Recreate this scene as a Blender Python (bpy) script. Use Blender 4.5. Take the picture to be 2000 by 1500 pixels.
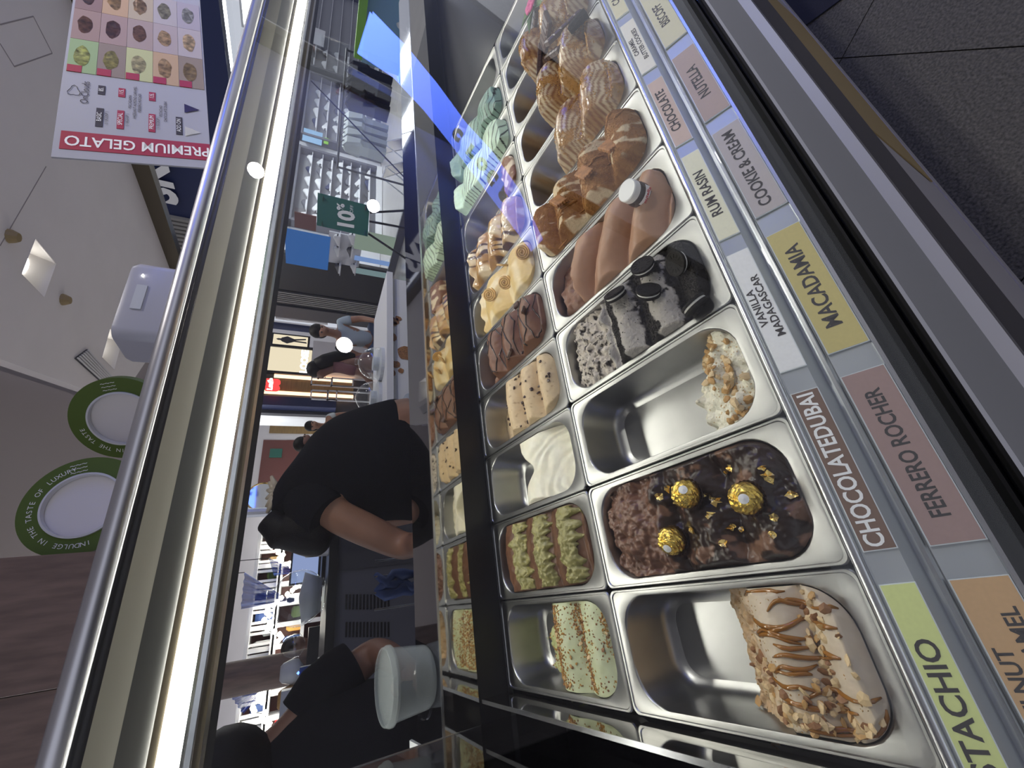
import bpy, bmesh, math, random
from mathutils import Vector, Matrix, noise
random.seed(7)
for o in list(bpy.data.objects): bpy.data.objects.remove(o, do_unlink=True)
SC = bpy.context.scene
COL = SC.collection
# ------------------------------------------------------------------ camera
CR = ((-0.1305516, -0.5159729, -0.8465980), (-0.8921306, 0.4336423, -0.1267173), (0.4325034, 0.7387329, -0.5169280))
CC = Vector((0.1927179, -0.5700635, 1.4800457))
CF = 813.617
# the pans lean 7 degrees towards the customer: the case is laid out along its deck, then leaned by LEAN
LEAN = Matrix.Translation((0, -0.36, 1.0)) @ Matrix.Rotation(math.radians(7.0), 4, 'X') @ Matrix.Translation((0, 0.36, -0.95))
cd = bpy.data.cameras.new('camera'); cam = bpy.data.objects.new('camera', cd); COL.objects.link(cam)
cd.sensor_width = 36.0; cd.lens = CF/2000*36.0; cd.clip_start = 0.01; cd.clip_end = 200
xa, ya, za = Vector(CR[0]).normalized(), -Vector(CR[1]).normalized(), -Vector(CR[2]).normalized()
m = Matrix.Identity(4)
for i in range(3): m[i][0], m[i][1], m[i][2], m[i][3] = xa[i], ya[i], za[i], CC[i]
cam.matrix_world = LEAN @ m
SC.camera = cam
# ------------------------------------------------------------------ world, exposure
W = bpy.data.worlds.new('world'); SC.world = W; W.use_nodes = True
bg = W.node_tree.nodes['Background']; bg.inputs[0].default_value = (0.86, 0.88, 1.0, 1); bg.inputs[1].default_value = 0.58
SC.view_settings.view_transform = 'Standard'; SC.view_settings.look = 'None'
SC.view_settings.gamma = 1.0; SC.view_settings.use_curve_mapping = False
SC.view_settings.exposure = 0.3
LED_STRENGTH = 24.0
# ------------------------------------------------------------------ pixel helpers (2000x1500 frame)
def ray(x, y):
    return Vector(CR[0])*(x-1000) + Vector(CR[1])*(y-750) + Vector(CR[2])*CF
def onz(x, y, z): v = ray(x, y); return CC + v*((z-CC.z)/v.z)
def ony(x, y, Y): v = ray(x, y); return CC + v*((Y-CC.y)/v.y)
def onp(x, y, P, N): v = ray(x, y); return CC + v*((Vector(P)-CC).dot(N)/v.dot(N))
def at(x, y, d): return CC + ray(x, y).normalized()*d
def zat(Y, a): return CC.z + (Y-CC.y)*math.tan(math.radians(a))
# ------------------------------------------------------------------ materials
MATS = {}
def nt(name):
    mt = bpy.data.materials.new(name); mt.use_nodes = True
    t = mt.node_tree; b = t.nodes['Principled BSDF']; MATS[name] = mt
    return mt, t, b
def pbr(name, col, rough=0.5, metal=0.0, nscale=0, namt=0.12, bump=0, bscale=60, emit=0, spec=0.5, trans=0, sss=0, coat=0, stretch=None, alpha=1):
    mt, t, b = nt(name); c = (*col, 1)
    b.inputs['Base Color'].default_value = c; b.inputs['Roughness'].default_value = rough
    b.inputs['Metallic'].default_value = metal; b.inputs['Specular IOR Level'].default_value = spec
    if alpha < 1: b.inputs['Alpha'].default_value = alpha
    if trans: b.inputs['Transmission Weight'].default_value = trans
    if sss: b.inputs['Subsurface Weight'].default_value = sss; b.inputs['Subsurface Radius'].default_value = (0.01, 0.007, 0.005)
    if coat: b.inputs['Coat Weight'].default_value = coat
    if emit: b.inputs['Emission Color'].default_value = c; b.inputs['Emission Strength'].default_value = emit
    if nscale or bump:
        tc = t.nodes.new('ShaderNodeTexCoord'); mp = t.nodes.new('ShaderNodeMapping')
        t.links.new(tc.outputs['Object'], mp.inputs[0])
        if stretch: mp.inputs['Scale'].default_value = stretch
    if nscale:
        n = t.nodes.new('ShaderNodeTexNoise'); n.inputs['Scale'].default_value = nscale; n.inputs['Detail'].default_value = 5
        t.links.new(mp.outputs[0], n.inputs['Vector'])
        r = t.nodes.new('ShaderNodeValToRGB')
        r.color_ramp.elements[0].position = 0.3; r.color_ramp.elements[1].position = 0.7
        r.color_ramp.elements[0].color = tuple(max(0, v*(1-namt)) for v in col)+(1,)
        r.color_ramp.elements[1].color = tuple(min(1, v*(1+namt)) for v in col)+(1,)
        t.links.new(n.outputs['Fac'], r.inputs[0]); t.links.new(r.outputs[0], b.inputs['Base Color'])
    if bump:
        n2 = t.nodes.new('ShaderNodeTexNoise'); n2.inputs['Scale'].default_value = bscale; n2.inputs['Detail'].default_value = 6
        t.links.new(mp.outputs[0], n2.inputs['Vector'])
        bp = t.nodes.new('ShaderNodeBump'); bp.inputs['Strength'].default_value = bump; bp.inputs['Distance'].default_value = 0.002
        t.links.new(n2.outputs['Fac'], bp.inputs['Height']); t.links.new(bp.outputs[0], b.inputs['Normal'])
    return mt
def vcol(name, rough=0.5, bump=0.4, bscale=120, sss=0.0, coat=0, spec=0.4, dist=0.002):
    """pigment from the mesh's own colour attribute, broken up by fine noise"""
    mt, t, b = nt(name)
    a = t.nodes.new('ShaderNodeVertexColor'); a.layer_name = 'Col'
    tc = t.nodes.new('ShaderNodeTexCoord')
    n = t.nodes.new('ShaderNodeTexNoise'); n.inputs['Scale'].default_value = bscale; n.inputs['Detail'].default_value = 6
    t.links.new(tc.outputs['Object'], n.inputs['Vector'])
    mr = t.nodes.new('ShaderNodeMapRange'); mr.inputs[3].default_value = 0.86; mr.inputs[4].default_value = 1.12
    t.links.new(n.outputs['Fac'], mr.inputs[0])
    mx = t.nodes.new('ShaderNodeMix'); mx.data_type = 'RGBA'; mx.blend_type = 'MULTIPLY'; mx.inputs[0].default_value = 1
    t.links.new(a.outputs[0], mx.inputs[6]); t.links.new(mr.outputs[0], mx.inputs[7])
    t.links.new(mx.outputs[2], b.inputs['Base Color'])
    bp = t.nodes.new('ShaderNodeBump'); bp.inputs['Strength'].default_value = bump; bp.inputs['Distance'].default_value = dist
    t.links.new(n.outputs['Fac'], bp.inputs['Height']); t.links.new(bp.outputs[0], b.inputs['Normal'])
    b.inputs['Roughness'].default_value = rough; b.inputs['Specular IOR Level'].default_value = spec
    if sss: b.inputs['Subsurface Weight'].default_value = sss; b.inputs['Subsurface Radius'].default_value = (0.008, 0.006, 0.004); b.inputs['Subsurface Scale'].default_value = 0.5
    if coat: b.inputs['Coat Weight'].default_value = coat
    return mt
def emis(name, col, s):
    mt = bpy.data.materials.new(name); mt.use_nodes = True; t = mt.node_tree; t.nodes.clear()
    e = t.nodes.new('ShaderNodeEmission'); e.inputs[0].default_value = (*col, 1); e.inputs[1].default_value = s
    o = t.nodes.new('ShaderNodeOutputMaterial'); t.links.new(e.outputs[0], o.inputs[0]); MATS[name] = mt
    return mt
def thin_glass(name, tint=(0.97, 0.985, 0.98), f0=0.045, rough=0.0):
    """clear pane: transparent, mirror-like by the Fresnel law (Schlick)"""
    mt = bpy.data.materials.new(name); mt.use_nodes = True; t = mt.node_tree; t.nodes.clear(); MATS[name] = mt
    g = t.nodes.new('ShaderNodeNewGeometry'); d = t.nodes.new('ShaderNodeVectorMath'); d.operation = 'DOT_PRODUCT'
    t.links.new(g.outputs['Incoming'], d.inputs[0]); t.links.new(g.outputs['Normal'], d.inputs[1])
    def mth(op, a, b=None):
        n = t.nodes.new('ShaderNodeMath'); n.operation = op
        for i, v in enumerate((a, b)):
            if v is None: continue
            if isinstance(v, (int, float)): n.inputs[i].default_value = v
            else: t.links.new(v, n.inputs[i])
        return n.outputs[0]
    c = mth('ABSOLUTE', d.outputs['Value']); k = mth('POWER', mth('SUBTRACT', 1.0, c), 5.0)
    f = mth('ADD', mth('MULTIPLY', k, 1-f0), f0)
    tr = t.nodes.new('ShaderNodeBsdfTransparent'); tr.inputs[0].default_value = (*tint, 1)
    gl = t.nodes.new('ShaderNodeBsdfGlossy'); gl.inputs['Roughness'].default_value = rough; gl.inputs['Color'].default_value = (1, 1, 1, 1)
    mx = t.nodes.new('ShaderNodeMixShader'); t.links.new(f, mx.inputs[0]); t.links.new(tr.outputs[0], mx.inputs[1]); t.links.new(gl.outputs[0], mx.inputs[2])
    o = t.nodes.new('ShaderNodeOutputMaterial'); t.links.new(mx.outputs[0], o.inputs[0])
    return mt
pbr('steel', (0.62, 0.63, 0.65), 0.24, 1, nscale=40, namt=0.06, stretch=(1, 14, 1))
pbr('pan_steel', (0.38, 0.38, 0.375), 0.33, 1, nscale=25, namt=0.07, bump=0.05, bscale=90)
pbr('satin_steel', (0.58, 0.58, 0.61), 0.36, 1)
pbr('mirror_steel', (0.62, 0.59, 0.52), 0.035, 1, bump=0.10, bscale=12)
pbr('mirror_dim', (0.40, 0.39, 0.37), 0.04, 1)
pbr('dark_mirror', (0.30, 0.30, 0.33), 0.03, 1)
pbr('black_matte', (0.004, 0.004, 0.005), 0.6, spec=0.15); pbr('bumper_steel', (0.30, 0.30, 0.31), 0.42, 0.9); pbr('bumper_dark', (0.10, 0.095, 0.105), 0.45, 0.6)
pbr('black_plastic', (0.012, 0.012, 0.014), 0.25)
pbr('black_gloss', (0.007, 0.007, 0.008), 0.35, spec=.3)
pbr('beige_panel', (0.24, 0.22, 0.175), 0.4)
pbr('dark_panel', (0.012, 0.012, 0.012), 0.3)
pbr('brown_trim', (0.12, 0.10, 0.07), 0.35, 0.5)
pbr('rail_grey', (0.55, 0.58, 0.59), 0.35, 0.5)
pbr('base_panel', (0.42, 0.40, 0.42), 0.4, 0.2)
pbr('tan_panel', (0.30, 0.22, 0.10), 0.5)
pbr('acrylic_edge', (0.75, 0.80, 0.80), 0.15)
pbr('ink', (0.03, 0.022, 0.02), 0.6)
pbr('white_ink', (0.92, 0.92, 0.90), 0.6)
thin_glass('front_glass', (0.98, 0.992, 0.988), 0.024)
thin_glass('clear_glass', (0.96, 0.98, 0.98), 0.06)
thin_glass('smoked_glass', (0.25, 0.25, 0.28), 0.10)
emis('led', (1.0, 0.97, 0.86), LED_STRENGTH)
# ------------------------------------------------------------------ mesh builder
class MB:
    def __init__(s): s.v = []; s.f = []; s.c = None
    def add(s, vs, fs):
        n = len(s.v); s.v += [tuple(p) for p in vs]; s.f += [tuple(i+n for i in f) for f in fs]; return s
    def box(s, a, b):
        x0, y0, z0 = a; x1, y1, z1 = b
        return s.add([(x0,y0,z0),(x1,y0,z0),(x1,y1,z0),(x0,y1,z0),(x0,y0,z1),(x1,y0,z1),(x1,y1,z1),(x0,y1,z1)],
            [(3,2,1,0),(4,5,6,7),(0,1,5,4),(1,2,6,5),(2,3,7,6),(3,0,4,7)])
    def obox(s, o, u, v, w):
        """box with corner o and edge vectors u, v, w"""
        o, u, v, w = Vector(o), Vector(u), Vector(v), Vector(w)
        if u.cross(v).dot(w) < 0: u, v = v, u
        return s.add([o, o+u, o+u+v, o+v, o+w, o+u+w, o+u+v+w, o+v+w],
            [(3,2,1,0),(4,5,6,7),(0,1,5,4),(1,2,6,5),(2,3,7,6),(3,0,4,7)])
    def prism(s, poly, x0, x1):
        """(Y, z) outline extruded along X"""
        n = len(poly); vs = [(x0, p[0], p[1]) for p in poly]+[(x1, p[0], p[1]) for p in poly]
        return s.add(vs, [tuple(range(n)), tuple(range(2*n-1, n-1, -1))]+[(i, i+n, (i+1) % n+n, (i+1) % n) for i in range(n)])
    def loft(s, rings, cap0=False, cap1=False, closed=True):
        n = len(rings[0]); b = len(s.v)
        for r in rings: s.v += [tuple(p) for p in r]
        for k in range(len(rings)-1):
            for i in range(n if closed else n-1):
                j = (i+1) % n; s.f.append((b+k*n+i, b+k*n+j, b+(k+1)*n+j, b+(k+1)*n+i))
        if cap0: s.f.append(tuple(b+i for i in reversed(range(n))))
        if cap1: s.f.append(tuple(b+(len(rings)-1)*n+i for i in range(n)))
        return s
    def tube(s, pts, r, n=8, cap=True):
        pts = [Vector(p) for p in pts]; rings = []
        up = None
        for i, p in enumerate(pts):
            d = (pts[min(i+1, len(pts)-1)]-pts[max(i-1, 0)])
            if d.length < 1e-9: d = Vector((0, 0, 1))
            d.normalize()
            if up is None: up = Vector((0, 0, 1)) if abs(d.z) < .9 else Vector((1, 0, 0))
            a = d.cross(up)
            if a.length < 1e-6: a = d.orthogonal()
            a.normalize(); bb = a.cross(d).normalized(); up = bb
            rr = r[i] if isinstance(r, (list, tuple)) else r
            rings.append([p+a*rr*math.cos(t*2*math.pi/n)-bb*rr*math.sin(t*2*math.pi/n) for t in range(n)])
        return s.loft(rings, cap, cap)
    def rev(s, prof, c=(0, 0, 0), n=24, axis=None, sx=1, sy=1):
        """profile [(r, z)] turned round the z axis"""
        rings = [[(c[0]+r*sx*math.cos(t*2*math.pi/n), c[1]+r*sy*math.sin(t*2*math.pi/n), c[2]+z) for t in range(n)] for r, z in prof]
        return s.loft(rings, prof[0][0] > 1e-6, prof[-1][0] > 1e-6)
    def xf(s, M): s.v = [tuple(M @ Vector(p)) for p in s.v]; return s
    def mesh(s, name, smooth=False, cols=None):
        me = bpy.data.meshes.new(name); me.from_pydata(s.v, [], s.f); me.update()
        if smooth:
            me.polygons.foreach_set('use_smooth', [True]*len(me.polygons))
            if smooth == 2:
                try: me.set_sharp_from_angle(angle=math.radians(40))
                except Exception: pass
        if cols:
            at_ = me.color_attributes.new('Col', 'FLOAT_COLOR', 'POINT')
            at_.data.foreach_set('color', [x for c in cols for x in (c[0], c[1], c[2], 1.0)])
        return me
    def build(s, name, mat, parent=None, smooth=False, cols=None):
        return mobj(name, s.mesh(name, smooth, cols), mat, parent)
def mobj(name, me, mat, parent=None, mw=None):
    o = bpy.data.objects.new(name, me); COL.objects.link(o)
    if mat is not None and not me.materials: me.materials.append(MATS[mat] if isinstance(mat, str) else mat)
    if parent: o.parent = parent
    if mw is not None: o.matrix_local = mw
    return o
def tag(o, label=None, cat=None, group=None, kind=None):
    if label: o['label'] = label
    if cat: o['category'] = cat
    if group: o['group'] = group
    if kind: o['kind'] = kind
    return o
def thing(name, label, cat, loc=(0, 0, 0), group=None, rz=0):
    o = bpy.data.objects.new(name, None); COL.objects.link(o); o.location = loc; o.rotation_euler = (0, 0, rz)
    o.empty_display_size = 0.02
    return tag(o, label, cat, group)
def struct(name, mb, mat, parent=None, smooth=False):
    return tag(mb.build(name, mat, parent, smooth), kind='structure')
def rrect(hx, hy, r, z, seg=6, cx=0, cy=0):
    p = []
    for sx, sy, a0 in ((1, 1, 0), (-1, 1, 90), (-1, -1, 180), (1, -1, 270)):
        for k in range(seg+1):
            a = math.radians(a0+90*k/seg); p.append((cx+sx*(hx-r)+r*math.cos(a), cy+sy*(hy-r)+r*math.sin(a), z))
    return p
TXT = {}
def text_mesh(s, size=1.0, bold=0.0, ext=0.0, align='CENTER', sp=1.0):
    key = (s, size, bold, ext, align, sp)
    if key in TXT: return TXT[key]
    cu = bpy.data.curves.new('t', 'FONT'); cu.body = s; cu.size = size; cu.align_x = align; cu.align_y = 'CENTER'
    cu.offset = bold; cu.extrude = ext; cu.resolution_u = 3; cu.space_character = sp; cu.space_line = 0.85
    ob = bpy.data.objects.new('t', cu); COL.objects.link(ob)
    dg = bpy.context.evaluated_depsgraph_get()
    me = bpy.data.meshes.new_from_object(ob.evaluated_get(dg)); me.name = 'lettering'
    bpy.data.objects.remove(ob); bpy.data.curves.remove(cu); TXT[key] = me
    return me
def frame_mat(o, u, v):
    """local x -> u, local y -> v, origin o"""
    u = Vector(u).normalized(); v = Vector(v); v = (v-u*v.dot(u)).normalized(); w = u.cross(v)
    M = Matrix.Identity(4)
    for i in range(3): M[i][0], M[i][1], M[i][2], M[i][3] = u[i], v[i], w[i], o[i]
    return M
def lettering(s, o, u, v, size, mat, parent=None, bold=0.0, sx=1.0, name='lettering', sp=1.0):
    me = text_mesh(s, size, bold, 0.0, 'CENTER', sp).copy(); me.materials.clear(); me.materials.append(MATS[mat])
    ob = bpy.data.objects.new(name, me); COL.objects.link(ob)
    M = frame_mat(o, u, v) @ Matrix.Diagonal((sx, 1, 1, 1))
    if parent:
        W_ = Matrix.Identity(4); q = parent
        while q: W_ = q.matrix_basis @ W_; q = q.parent
        ob.parent = parent; ob.matrix_local = W_.inverted() @ M
    else: ob.matrix_world = M
    return ob
def nz(x, y, z=0.0): return noise.noise(Vector((x, y, z)))
def fbm(x, y, z=0.0, o=4):
    a, s, t = 1.0, 0.0, 0.0
    for _ in range(o): s += a*noise.noise(Vector((x, y, z))); t += a; x *= 2.03; y *= 2.03; z += 3.7; a *= 0.5
    return s/t
def sstep(a, b, x):
    t = min(1, max(0, (x-a)/(b-a))) if a != b else float(x > a); return t*t*(3-2*t)
def lerp(a, b, t): return a+(b-a)*t
def mixc(a, b, t): return tuple(a[i]+(b[i]-a[i])*t for i in range(3))
# ------------------------------------------------------------------ display case
ZP = 0.95; PW = 0.166; PD = 0.36
XL, XR = -1.0, 3.05            # the case runs past both sides of the frame
case = thing('gelato_display_case', 'long refrigerated gelato display case with slanted front glass and lit steel canopy', 'display case', (1.0, 0, 0))
def cpart(name, poly, mat, x0=XL, x1=XR, smooth=False):
    o = MB().prism(poly, x0-1.0, x1-1.0).build(name, mat, case, smooth); return o
def strip(name, pts, mat, th=0.006, x0=XL, x1=XR, up=(0.6, 0.8)):
    """sheet following the (Y, z) points, thickness on the far side"""
    poly = list(pts)+[(p[0]+up[0]*th, p[1]+up[1]*th) for p in reversed(pts)]
    return cpart(name, poly, mat, x0, x1)
# outer body, kick base and bumper
def arc(cy, cz, r, a0, a1, n=8): return [(cy+r*math.cos(math.radians(a0+(a1-a0)*i/n)), cz+r*math.sin(math.radians(a0+(a1-a0)*i/n))) for i in range(n+1)]
def ya(z, ang): return CC.y+(z-CC.z)/math.tan(math.radians(ang))     # Y on the sight line of angle ang at height z
cpart('bumper_edge', [(-0.4968, .86), (-0.4968, .902), (ya(.904, -82.75), .904), (ya(.900, -83.1), .900), (ya(.90, -83.1), .86)], 'satin_steel')
cpart('bumper', [(ya(.899, -83.1), .86), (ya(.899, -83.1), .899), (ya(.862, -86.0), .862), (ya(.862, -86.0), .80), (-.50, .80)], 'bumper_steel')
cpart('bumper_strip', [(ya(.8615, -86.0), .80), (ya(.8615, -86.0), .8615), (ya(.855, -87.2), .855), (ya(.84, -87.35), .84), (ya(.84, -87.35), .80)], 'satin_steel')
cpart('bumper_skirt', [(-.50, .78), (ya(.839, -87.35), .839), (ya(.79, -88.6), .79), (ya(.79, -88.6), .78)], 'bumper_dark')
cpart('glass_channel', [(-0.4965, 0.86), (-0.4965, 0.903), (-0.4935, 0.903), (-0.4935, 0.885), (-0.4855, 0.885), (-0.4855, 0.903), (-0.4825, 0.903), (-0.4825, 0.86)], 'black_matte')
cpart('label_gutter', [(-0.4825, 0.862), (-0.4825, 0.874), (-0.452, 0.874), (-0.452, 0.862)], 'black_matte')
# stepped ledge that carries the two rows of flavour cards
def onray(Y, z, ang, th):
    """length of a slope leaving (Y, z) downwards at th until the sight line of angle ang"""
    dy, dz, tn = Y-DC[0], DC[1]-z, math.tan(math.radians(-ang)); return (tn*dy-dz)/(math.sin(th)+tn*math.cos(th))
DC = (CC.y, CC.z)
th1, th2 = math.radians(25), math.radians(20)
U0 = (-0.372, 0.952); l_ = onray(*U0, -72.3, th1); U1 = (U0[0]-l_*math.cos(th1), U0[1]-l_*math.sin(th1))
zl0 = 0.910; L0 = (DC[0]+(DC[1]-zl0)/math.tan(math.radians(74.5)), zl0); l_ = onray(*L0, -78.5, th2); L1 = (L0[0]-l_*math.cos(th2), L0[1]-l_*math.sin(th2))
cpart('label_rail', [(U0[0]-0.001, U0[1]), U1, (U1[0]-.001, L0[1]-0.004), (L0[0]+0.004, L0[1]-0.005), (L0[0], L0[1]-0.001), L1, (L1[0]-0.006, L1[1]-0.003), (L1[0]-0.006, 0.87), (-0.362, 0.87), (-0.362, 0.949)], 'rail_grey')
cpart('front_bead', arc(-0.3655, 0.9535, 0.0052, -60, 240, 12), 'steel', smooth=2)
cpart('rail_lip', [(L0[0]+0.001, L0[1]-0.001), (L0[0]+0.003, L0[1]+0.0035), (L0[0]+0.0065, L0[1]+0.0035), (L0[0]+0.0065, L0[1]-0.007)], 'steel')
cpart('lower_lip', [(L1[0], L1[1]), (L1[0]-0.002, L1[1]+0.004), (L1[0]-0.006, L1[1]+0.003), (L1[0]-0.007, L1[1]-0.02), (L1[0], L1[1]-0.02)], 'steel')
# deck under the pans, back wall, service ledge
cpart('deck', [(-0.362, 0.80), (-0.362, 0.815), (0.372, 0.815), (0.372, 0.80)], 'black_plastic')
cpart('back_wall', [(0.366, 0.80), (0.366, 1.02), (0.372, 1.02), (0.372, 0.80)], 'black_gloss')
cpart('deck_trim', [(0.3605, 0.94), (0.3605, 0.951), (0.364, 0.951), (0.364, 0.94)], 'steel')
cpart('mirror_panel', [(0.364, 1.02), (0.3665, 1.098), (0.372, 1.098), (0.372, 1.02)], 'mirror_steel')
cpart('mirror_edge', [(0.3635, 1.096), (0.3635, 1.1005), (0.368, 1.1005), (0.368, 1.096)], 'steel')
cpart('service_ledge', [(0.368, 1.085), (0.368, 1.10), (0.503, 1.10), (0.503, 1.085)], 'dark_mirror')
cpart('rear_body', [(0.45, 0.05), (0.45, 1.085), (0.503, 1.085), (0.503, 0.05)], 'black_plastic')
# partition at the left end of the pans
MB().box((-0.010-1, -0.36, 0.90), (-0.004-1, 0.36, 1.0145)).build('divider_plate', 'mirror_dim', case)
MB().box((-0.0105-1, -0.36, 1.0145), (-0.0035-1, 0.36, 1.0165)).build('divider_edge', 'steel', case)
MB().box((-0.052-1, -0.45, 0.90), (-0.046-1, 0.366, 1.55)).build('side_glass', 'smoked_glass', case)
MB().box((-0.053-1, 0.364, 1.02), (-0.045-1, 0.368, 1.60)).build('side_glass_edge', 'steel', case)
# canopy
TY, TA = 0.30, 10.1
tz = zat(TY, TA)
o = MB().tube([(XL-1.0, TY, tz), (XR-1.0, TY, tz)], 0.0142, 24).build('front_tube', 'satin_steel', case, True)
A = lambda Y, a: (Y, zat(Y, a))
strip('gasket', [A(.312, 9.4), A(.318, 8.25)], 'black_gloss')
strip('canopy_liner', [A(.318, 8.3), A(.37, 6.2)], 'beige_panel')
strip('canopy_soffit', [A(.3705, 6.2), A(.425, 4.0)], 'dark_panel')
strip('lamp_trim', [A(.4255, 4.0), A(.432, 3.35)], 'brown_trim')
zl_ = zat(.430, 3.2)
cpart('light_strip', [(.430, zl_), (.455, zl_-.025), (.459, zl_-.021), (.434, zl_+.004)], 'led')
strip('lamp_housing', [(.4335, zl_+.006), (.4605, zl_-.021)], 'steel', .004)
strip('lamp_rail', [A(.458, 1.6), A(.462, 1.3), A(.462, .85), A(.466, .7)], 'steel')
strip('rear_trim', [A(.4665, .7), A(.469, .12)], 'brown_trim')
strip('rear_rail', [A(.4695, .12), A(.472, -.22)], 'steel')
strip('rear_seal', [A(.4725, -.22), A(.475, -.85)], 'black_gloss')
cpart('canopy_top', [(0.30, tz+.004), (0.30, tz+.014), (0.50, tz+.014), (0.50, zat(.462, -.85)), (0.485, zat(.462, -.85)), (.485, tz+.004)], 'satin_steel')
# front pane
gp = [(-0.4905, 0.888), (0.292, tz-0.012)]
dv = Vector((0, gp[1][0]-gp[0][0], gp[1][1]-gp[0][1])); gn = Vector((0, -dv.z, dv.y)).normalized()
GP = Vector((0, gp[0][0], gp[0][1]))
MB().obox((XL-1.0, gp[0][0], gp[0][1]), (XR-XL, 0, 0), dv, -gn*0.005).build('front_glass', 'front_glass', case)
# ------------------------------------------------------------------ flavour cards
CARDS = {'lime': (0.62, 0.68, 0.26), 'cocoa': (0.16, 0.095, 0.065), 'white': (0.74, 0.75, 0.72), 'cream': (0.70, 0.68, 0.50), 'pinkbeige': (0.52, 0.39, 0.31),
         'ivory': (0.70, 0.67, 0.58), 'paleyellow': (0.62, 0.58, 0.37), 'caramel': (0.58, 0.36, 0.17), 'mauve': (0.34, 0.225, 0.20), 'mustard': (0.56, 0.47, 0.17), 'lilacgrey': (0.46, 0.41, 0.39), 'rosebeige': (0.42, 0.31, 0.25)}
for k, c in CARDS.items(): pbr('card_'+k, tuple(min(.9, v*1.22) for v in c), 0.38, nscale=300, namt=0.03)
def card(row, x0, x1, colr, words, label, tsize, white=False, sx=1.0, off=0.0):
    a, b, th = (U0, U1, th1) if row == 0 else (L0, L1, th2)
    v = Vector((0, a[0]-b[0], a[1]-b[1])); ln = v.length; v.normalize()
    n = Vector((0, -v.z, v.y))
    if n.z < 0: n = -n
    o0 = Vector(((x0+x1)/2, b[0], b[1]))
    t = thing('flavour_card', label, 'label', o0, 'flavour cards on the steel ledge')
    w = x1-x0
    MB().obox(Vector((-w/2, 0, 0))+n*0.0006, (w, 0, 0), v*ln*0.985, n*0.0022).build('holder', 'acrylic_edge', t)
    cd_ = MB().obox(Vector((-w/2+.001, 0, 0))+n*0.0028+v*0.001, (w-.002, 0, 0), v*(ln*0.985-.002), n*0.0004).build('card', 'card_'+colr, t)
    rows = words.split('\n'); nr = len(rows)
    for i, s in enumerate(rows):
        c = o0+n*0.0035+v*(ln*(0.5 if nr == 1 else (0.72-0.42*i)))+Vector((off, 0, 0))
        lettering(s, c, (1, 0, 0), v, tsize, 'white_ink' if white else 'ink', cd_, bold=tsize*0.02, sx=sx*1.0)
card(0, -0.032, 0.148, 'lime', 'PISTACHIO', 'lime green card lettered PISTACHIO', 0.0225, off=-0.012, sx=1.02)
card(0, 0.177, 0.349, 'cocoa', 'CHOCOLATEDUBAI', 'dark brown card with white letters CHOCOLATEDUBAI', 0.0225, white=True, sx=.82)
card(0, 0.377, 0.560, 'white', 'VANILLA\nMADAGASCAR', 'white card lettered VANILLA MADAGASCAR', 0.0125, sx=1.12)
card(0, 0.588, 0.766, 'cream', 'RUM RASIN', 'cream card lettered RUM RASIN', 0.0205, sx=.90)
card(0, 0.793, 0.966, 'pinkbeige', 'CHOCOLATE', 'pinkish beige card lettered CHOCOLATE', 0.0205, sx=.88)
card(0, 0.999, 1.166, 'ivory', 'CARAMEL\nBUTTER COOKIES', 'ivory card lettered CARAMEL BUTTER COOKIES', 0.0115, sx=1.1)
card(0, 1.196, 1.37, 'paleyellow', 'CARAMEL', 'pale yellow card with only CAR showing at the frame edge', 0.02)
card(1, -0.045, 0.145, 'caramel', 'HAZELNUT\nALMOND CARAMEL', 'orange tan card at the bottom corner ending in NUT and MEL', 0.0165, sx=.95)
card(1, 0.174, 0.358, 'mauve', 'FERRERO ROCHER', 'mauve brown card in the lower row beside the mustard card', 0.0205, sx=.80)
card(1, 0.388, 0.576, 'mustard', 'MACADAMIA', 'mustard yellow card lettered MACADAMIA', 0.0235, sx=.92)
card(1, 0.612, 0.798, 'lilacgrey', 'COOKIE & CREAM', 'lilac grey card lettered COOKIE & CREAM', 0.0220, sx=.90)
card(1, 0.831, 1.016, 'rosebeige', 'NUTELLA', 'rose beige card in the lower row beyond the lilac grey card', 0.0235, sx=.86)
card(1, 1.054, 1.24, 'paleyellow', 'BISCOFF', 'pale yellow card in the lower row at the top picture edge', 0.0225, sx=.88)
# ------------------------------------------------------------------ steel pans
def pan_mesh():
    mb = MB(); R = []
    hx, hy = PW/2-0.001, PD/2-0.001
    R.append(rrect(hx, hy, .010, -.012, 8)); R.append(rrect(hx, hy, .010, -.001, 8)); R.append(rrect(hx-.0012, hy-.0012, .010, .0008, 8))
    R.append(rrect(hx-.0034, hy-.0034, .011, .0006, 8)); R.append(rrect(hx-.0042, hy-.0042, .012, -.0012, 8))
    ix, iy = hx-.0105, hy-.019
    R.append(rrect(ix+.0015, iy+.0015, .049, -.0014, 8)); R.append(rrect(ix, iy, .048, -.0022, 8)); R.append(rrect(ix-.001, iy-.001, .048, -.005, 8))
    R.append(rrect(ix-.006, iy-.008, .045, -.070, 8)); R.append(rrect(ix-.009, iy-.011, .042, -.078, 8)); R.append(rrect(ix-.014, iy-.017, .037, -.084, 8)); R.append(rrect(ix-.022, iy-.026, .029, -.087, 8))
    mb.loft(R); mb.f = [tuple(reversed(f)) for f in mb.f]
    n = len(R[0]); b = len(mb.v)-n
    mb.f.append(tuple(b+i for i in range(n)))
    return mb.mesh('pan', 2)
PANME = pan_mesh()
PANS = {}
FLAV_F = ['hazelnut caramel', 'chocolate hazelnut ball', 'nearly empty macadamia', 'cookies and cream', 'chocolate hazelnut mousse', 'speculoos crumb', 'caramel striped', 'caramel and chocolate bar', 'chocolate stick']
FLAV_B = ['pistachio', 'pistachio bar chocolate', 'vanilla', 'rum raisin', 'dark drizzled chocolate', 'butter cookie swirl', 'caramel with dark drizzle', 'half empty', 'mint with dark stripes', 'darker mint']
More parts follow.
